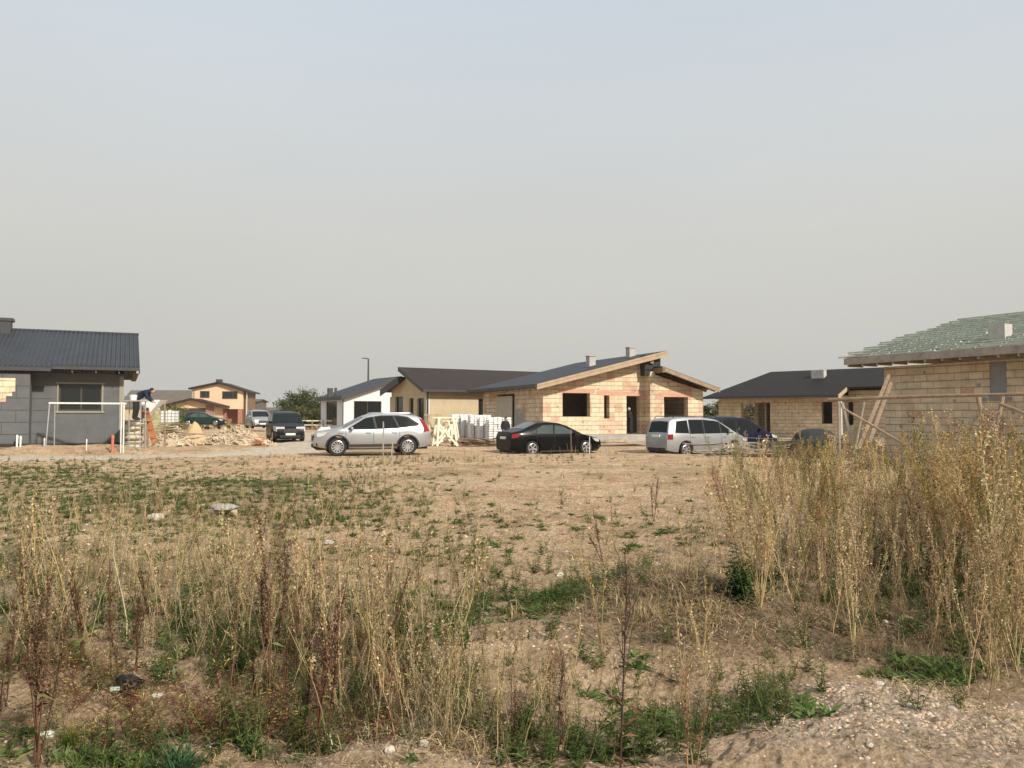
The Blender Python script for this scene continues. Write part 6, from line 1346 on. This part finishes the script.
MB().blob((0, 0, .12), (.22, .16, .05), 3, .18, 12, 6).build('slab', M['concrete'], T, 35); MB().blob((-.13, 0, .04), (.07, .09, .07), 5, .2).build('support_lump', M['rubble_soil'], T, 35); MB().blob((.15, .0, .04), (.05, .08, .06), 6, .2).build('support_lump', M['rubble_soil'], T, 35)
o = MB().beam((-.3, 0, .03), (.25, .05, .05), .09, .05).build('old_plank', M['wood_old'], None, None, G(196, 514)); tag(o, 'old grey plank left of the broken concrete chunk', 'plank')

# --- trees
M_leaf = veg_mat('tree_leaves', .25); M_bark = mat('tree_bark', (.10, .075, .055), .95, .3, 6, .5, 20)
def tree(name, label, loc, h, w, seed, col, n=3600, leaf=.11, group='trees and bushes behind the houses', low=.12):
    r = random.Random(seed); T = thing(name, label, 'tree', loc, r.uniform(0, 6), group); b = MB(); tips = []
    nt = 4 if low < .2 else 1
    for s_ in range(nt):
        ax = bent(r, Vector((r.gauss(0, .1 * w), r.gauss(0, .1 * w), -.2)), Vector((r.gauss(0, .25) if nt > 1 else 0, r.gauss(0, .25) if nt > 1 else 0, 1)), h * r.uniform(.65, .92), 6, .07, .05); b.tube(ax, [.035 * h * (1 - i / 7.5) / (1 if nt == 1 else 1.8) for i in range(7)], 7)
        for k in range(9):
            t = r.uniform(low + .05, .97) * 6; i = min(5, int(t)); p = ax[i].lerp(ax[i + 1], t - i); a = r.uniform(0, 6.28); L = w * .5 * r.uniform(.5, 1.) * (1.15 - abs(t / 6 - .4)); br_ = bent(r, p, Vector((math.cos(a), math.sin(a), r.uniform(.2, .9))), L, 3, .15, .05); b.tube(br_, [.012 * h, .009 * h, .006 * h, .003 * h], 5); tips += [br_[2], br_[3], br_[1]]
        tips.append(ax[-1])
    b.build('trunk', M_bark, T, 60); P = Pl(seed); cl_ = [(t, r.uniform(.10, .2) * w, r.uniform(.55, 1.4)) for t in tips]
    for k in range(n):
        c, rad, br2 = r.choice(cl_); d = Vector((r.gauss(0, 1), r.gauss(0, 1), r.gauss(0, .8))).normalized() * rad * r.random() ** .4; p = c + d
        if p.z < .1: p.z = r.uniform(.1, .5)
        cc = jit(tuple(x * br2 for x in col), r, .3); q_ = Vector((r.gauss(0, 1), r.gauss(0, 1), r.gauss(0, .7))).normalized(); x_ = q_.cross(d + Vector((.01, .02, .3))).normalized(); s_ = leaf * r.uniform(.6, 1.3)
        P.q(p - q_ * s_, p - x_ * s_ * .5, p + q_ * s_, p + x_ * s_ * .5, cc)
    me = proto_mesh('crown', P.arr(), M_leaf); o = bpy.data.objects.new('crown', me); COL.objects.link(o); o.parent = T; return T
TG = (.075, .095, .035)
for i, (px, Y, h_, w_, c, lb) in enumerate(((305, 92, 6.0, 4.4, TG, 'tallest green bushy tree left of the white house'), (291, 96, 3.6, 3.6, (.08, .10, .04), 'rounded green bush at the left of the tree group beside the white house'), (316, 100, 4.0, 4.0, (.07, .09, .035), 'green bush whose right side is hidden by the white house'),
        (298, 88, 2.6, 3.2, (.11, .115, .045), 'low yellowish green bush below the tallest tree'), (313, 86, 2.4, 3.0, (.12, .12, .05), 'low olive bush at the white house corner'), (709, 84, 3.4, 2.6, (.10, .115, .04), 'green tree in the gap between the clay block and black-roofed houses'),
        (722, 100, 4.6, 4.0, (.16, .15, .07), 'brownish tree behind the black-roofed house, seen past its left corner'), (752, 96, 4.2, 4.2, (.17, .15, .08), 'brown-green tree seen through the doorway of the black-roofed house'), (772, 104, 4.2, 4., (.15, .15, .07), 'olive tree hidden mostly by the black-roofed house'),
        (166, 70, 2.4, 2.4, (.16, .18, .06), 'small yellow-green bush behind the white water tank'))):
    tree('bush_tree', lb, put(px, Y), h_, w_, 500 + i, c, 3400, .12)
# far wood: one mass on the horizon all round
S = Stuff(); P = Pl(9); r = P.r
for k in range(260):
    c = Vector((r.gauss(0, 2.6), r.gauss(0, 1.4), abs(r.gauss(2.4, 1.6)) + .2)); q_ = Vector((r.gauss(0, 1), r.gauss(0, .6), r.gauss(0, 1))).normalized(); x_ = q_.cross(Vector((.1, 1, .2))).normalized(); s_ = r.uniform(.3, .75); P.q(c - q_ * s_, c - x_ * s_ * .7, c + q_ * s_, c + x_ * s_ * .7, jit((.085, .10, .045), r, .35))
ang = rng.uniform(-1.0, 1.0, 240) ; rad = rng.uniform(255, 300, 240)
S.stamp([P.arr()], np.stack([rad * np.sin(ang), rad * np.cos(ang)], -1), .45, 1.15, 0)
S.build('far_wood', M_leaf, 'low wood forming a dim green line on the horizon')
# rough grass around and behind the houses
S = Stuff(); bigt = [tuft(50 + i, c, .5, 30, .7, .02) for i, c in enumerate((OLIVE, (.24, .22, .09), (.12, .14, .05)))]
a_ = rng.uniform(-.75, .75, 2600); d_ = rng.uniform(62, 150, 2600) ; P2 = np.stack([d_ * np.sin(a_), d_ * np.cos(a_)], -1)
P2 = P2[(np.abs(P2[:, 0] + 22) > 9) | (P2[:, 1] < 0)]
S.stamp(bigt, P2, .5, 1.5); S.build('rough_grass', MV, 'rough yellow-green grass beyond the houses')

# ------------------------------------------------------------------ thin smoky air
hzm = bpy.data.materials.new('haze_air'); hzm.use_nodes = True; n_, l_ = hzm.node_tree.nodes, hzm.node_tree.links; n_.remove(n_['Principled BSDF'])
pv = n_.new('ShaderNodeVolumePrincipled'); pv.inputs['Color'].default_value = (.93, .92, .90, 1); pv.inputs['Density'].default_value = .00025; pv.inputs['Anisotropy'].default_value = .0
l_.new(pv.outputs[0], n_['Material Output'].inputs['Volume'])
hb = MB().box(-1700, 1700, -1700, 1700, -2, 26).build('haze', hzm); tag(hb, 'thin pale smoke haze softening the farthest houses', kind='stuff')
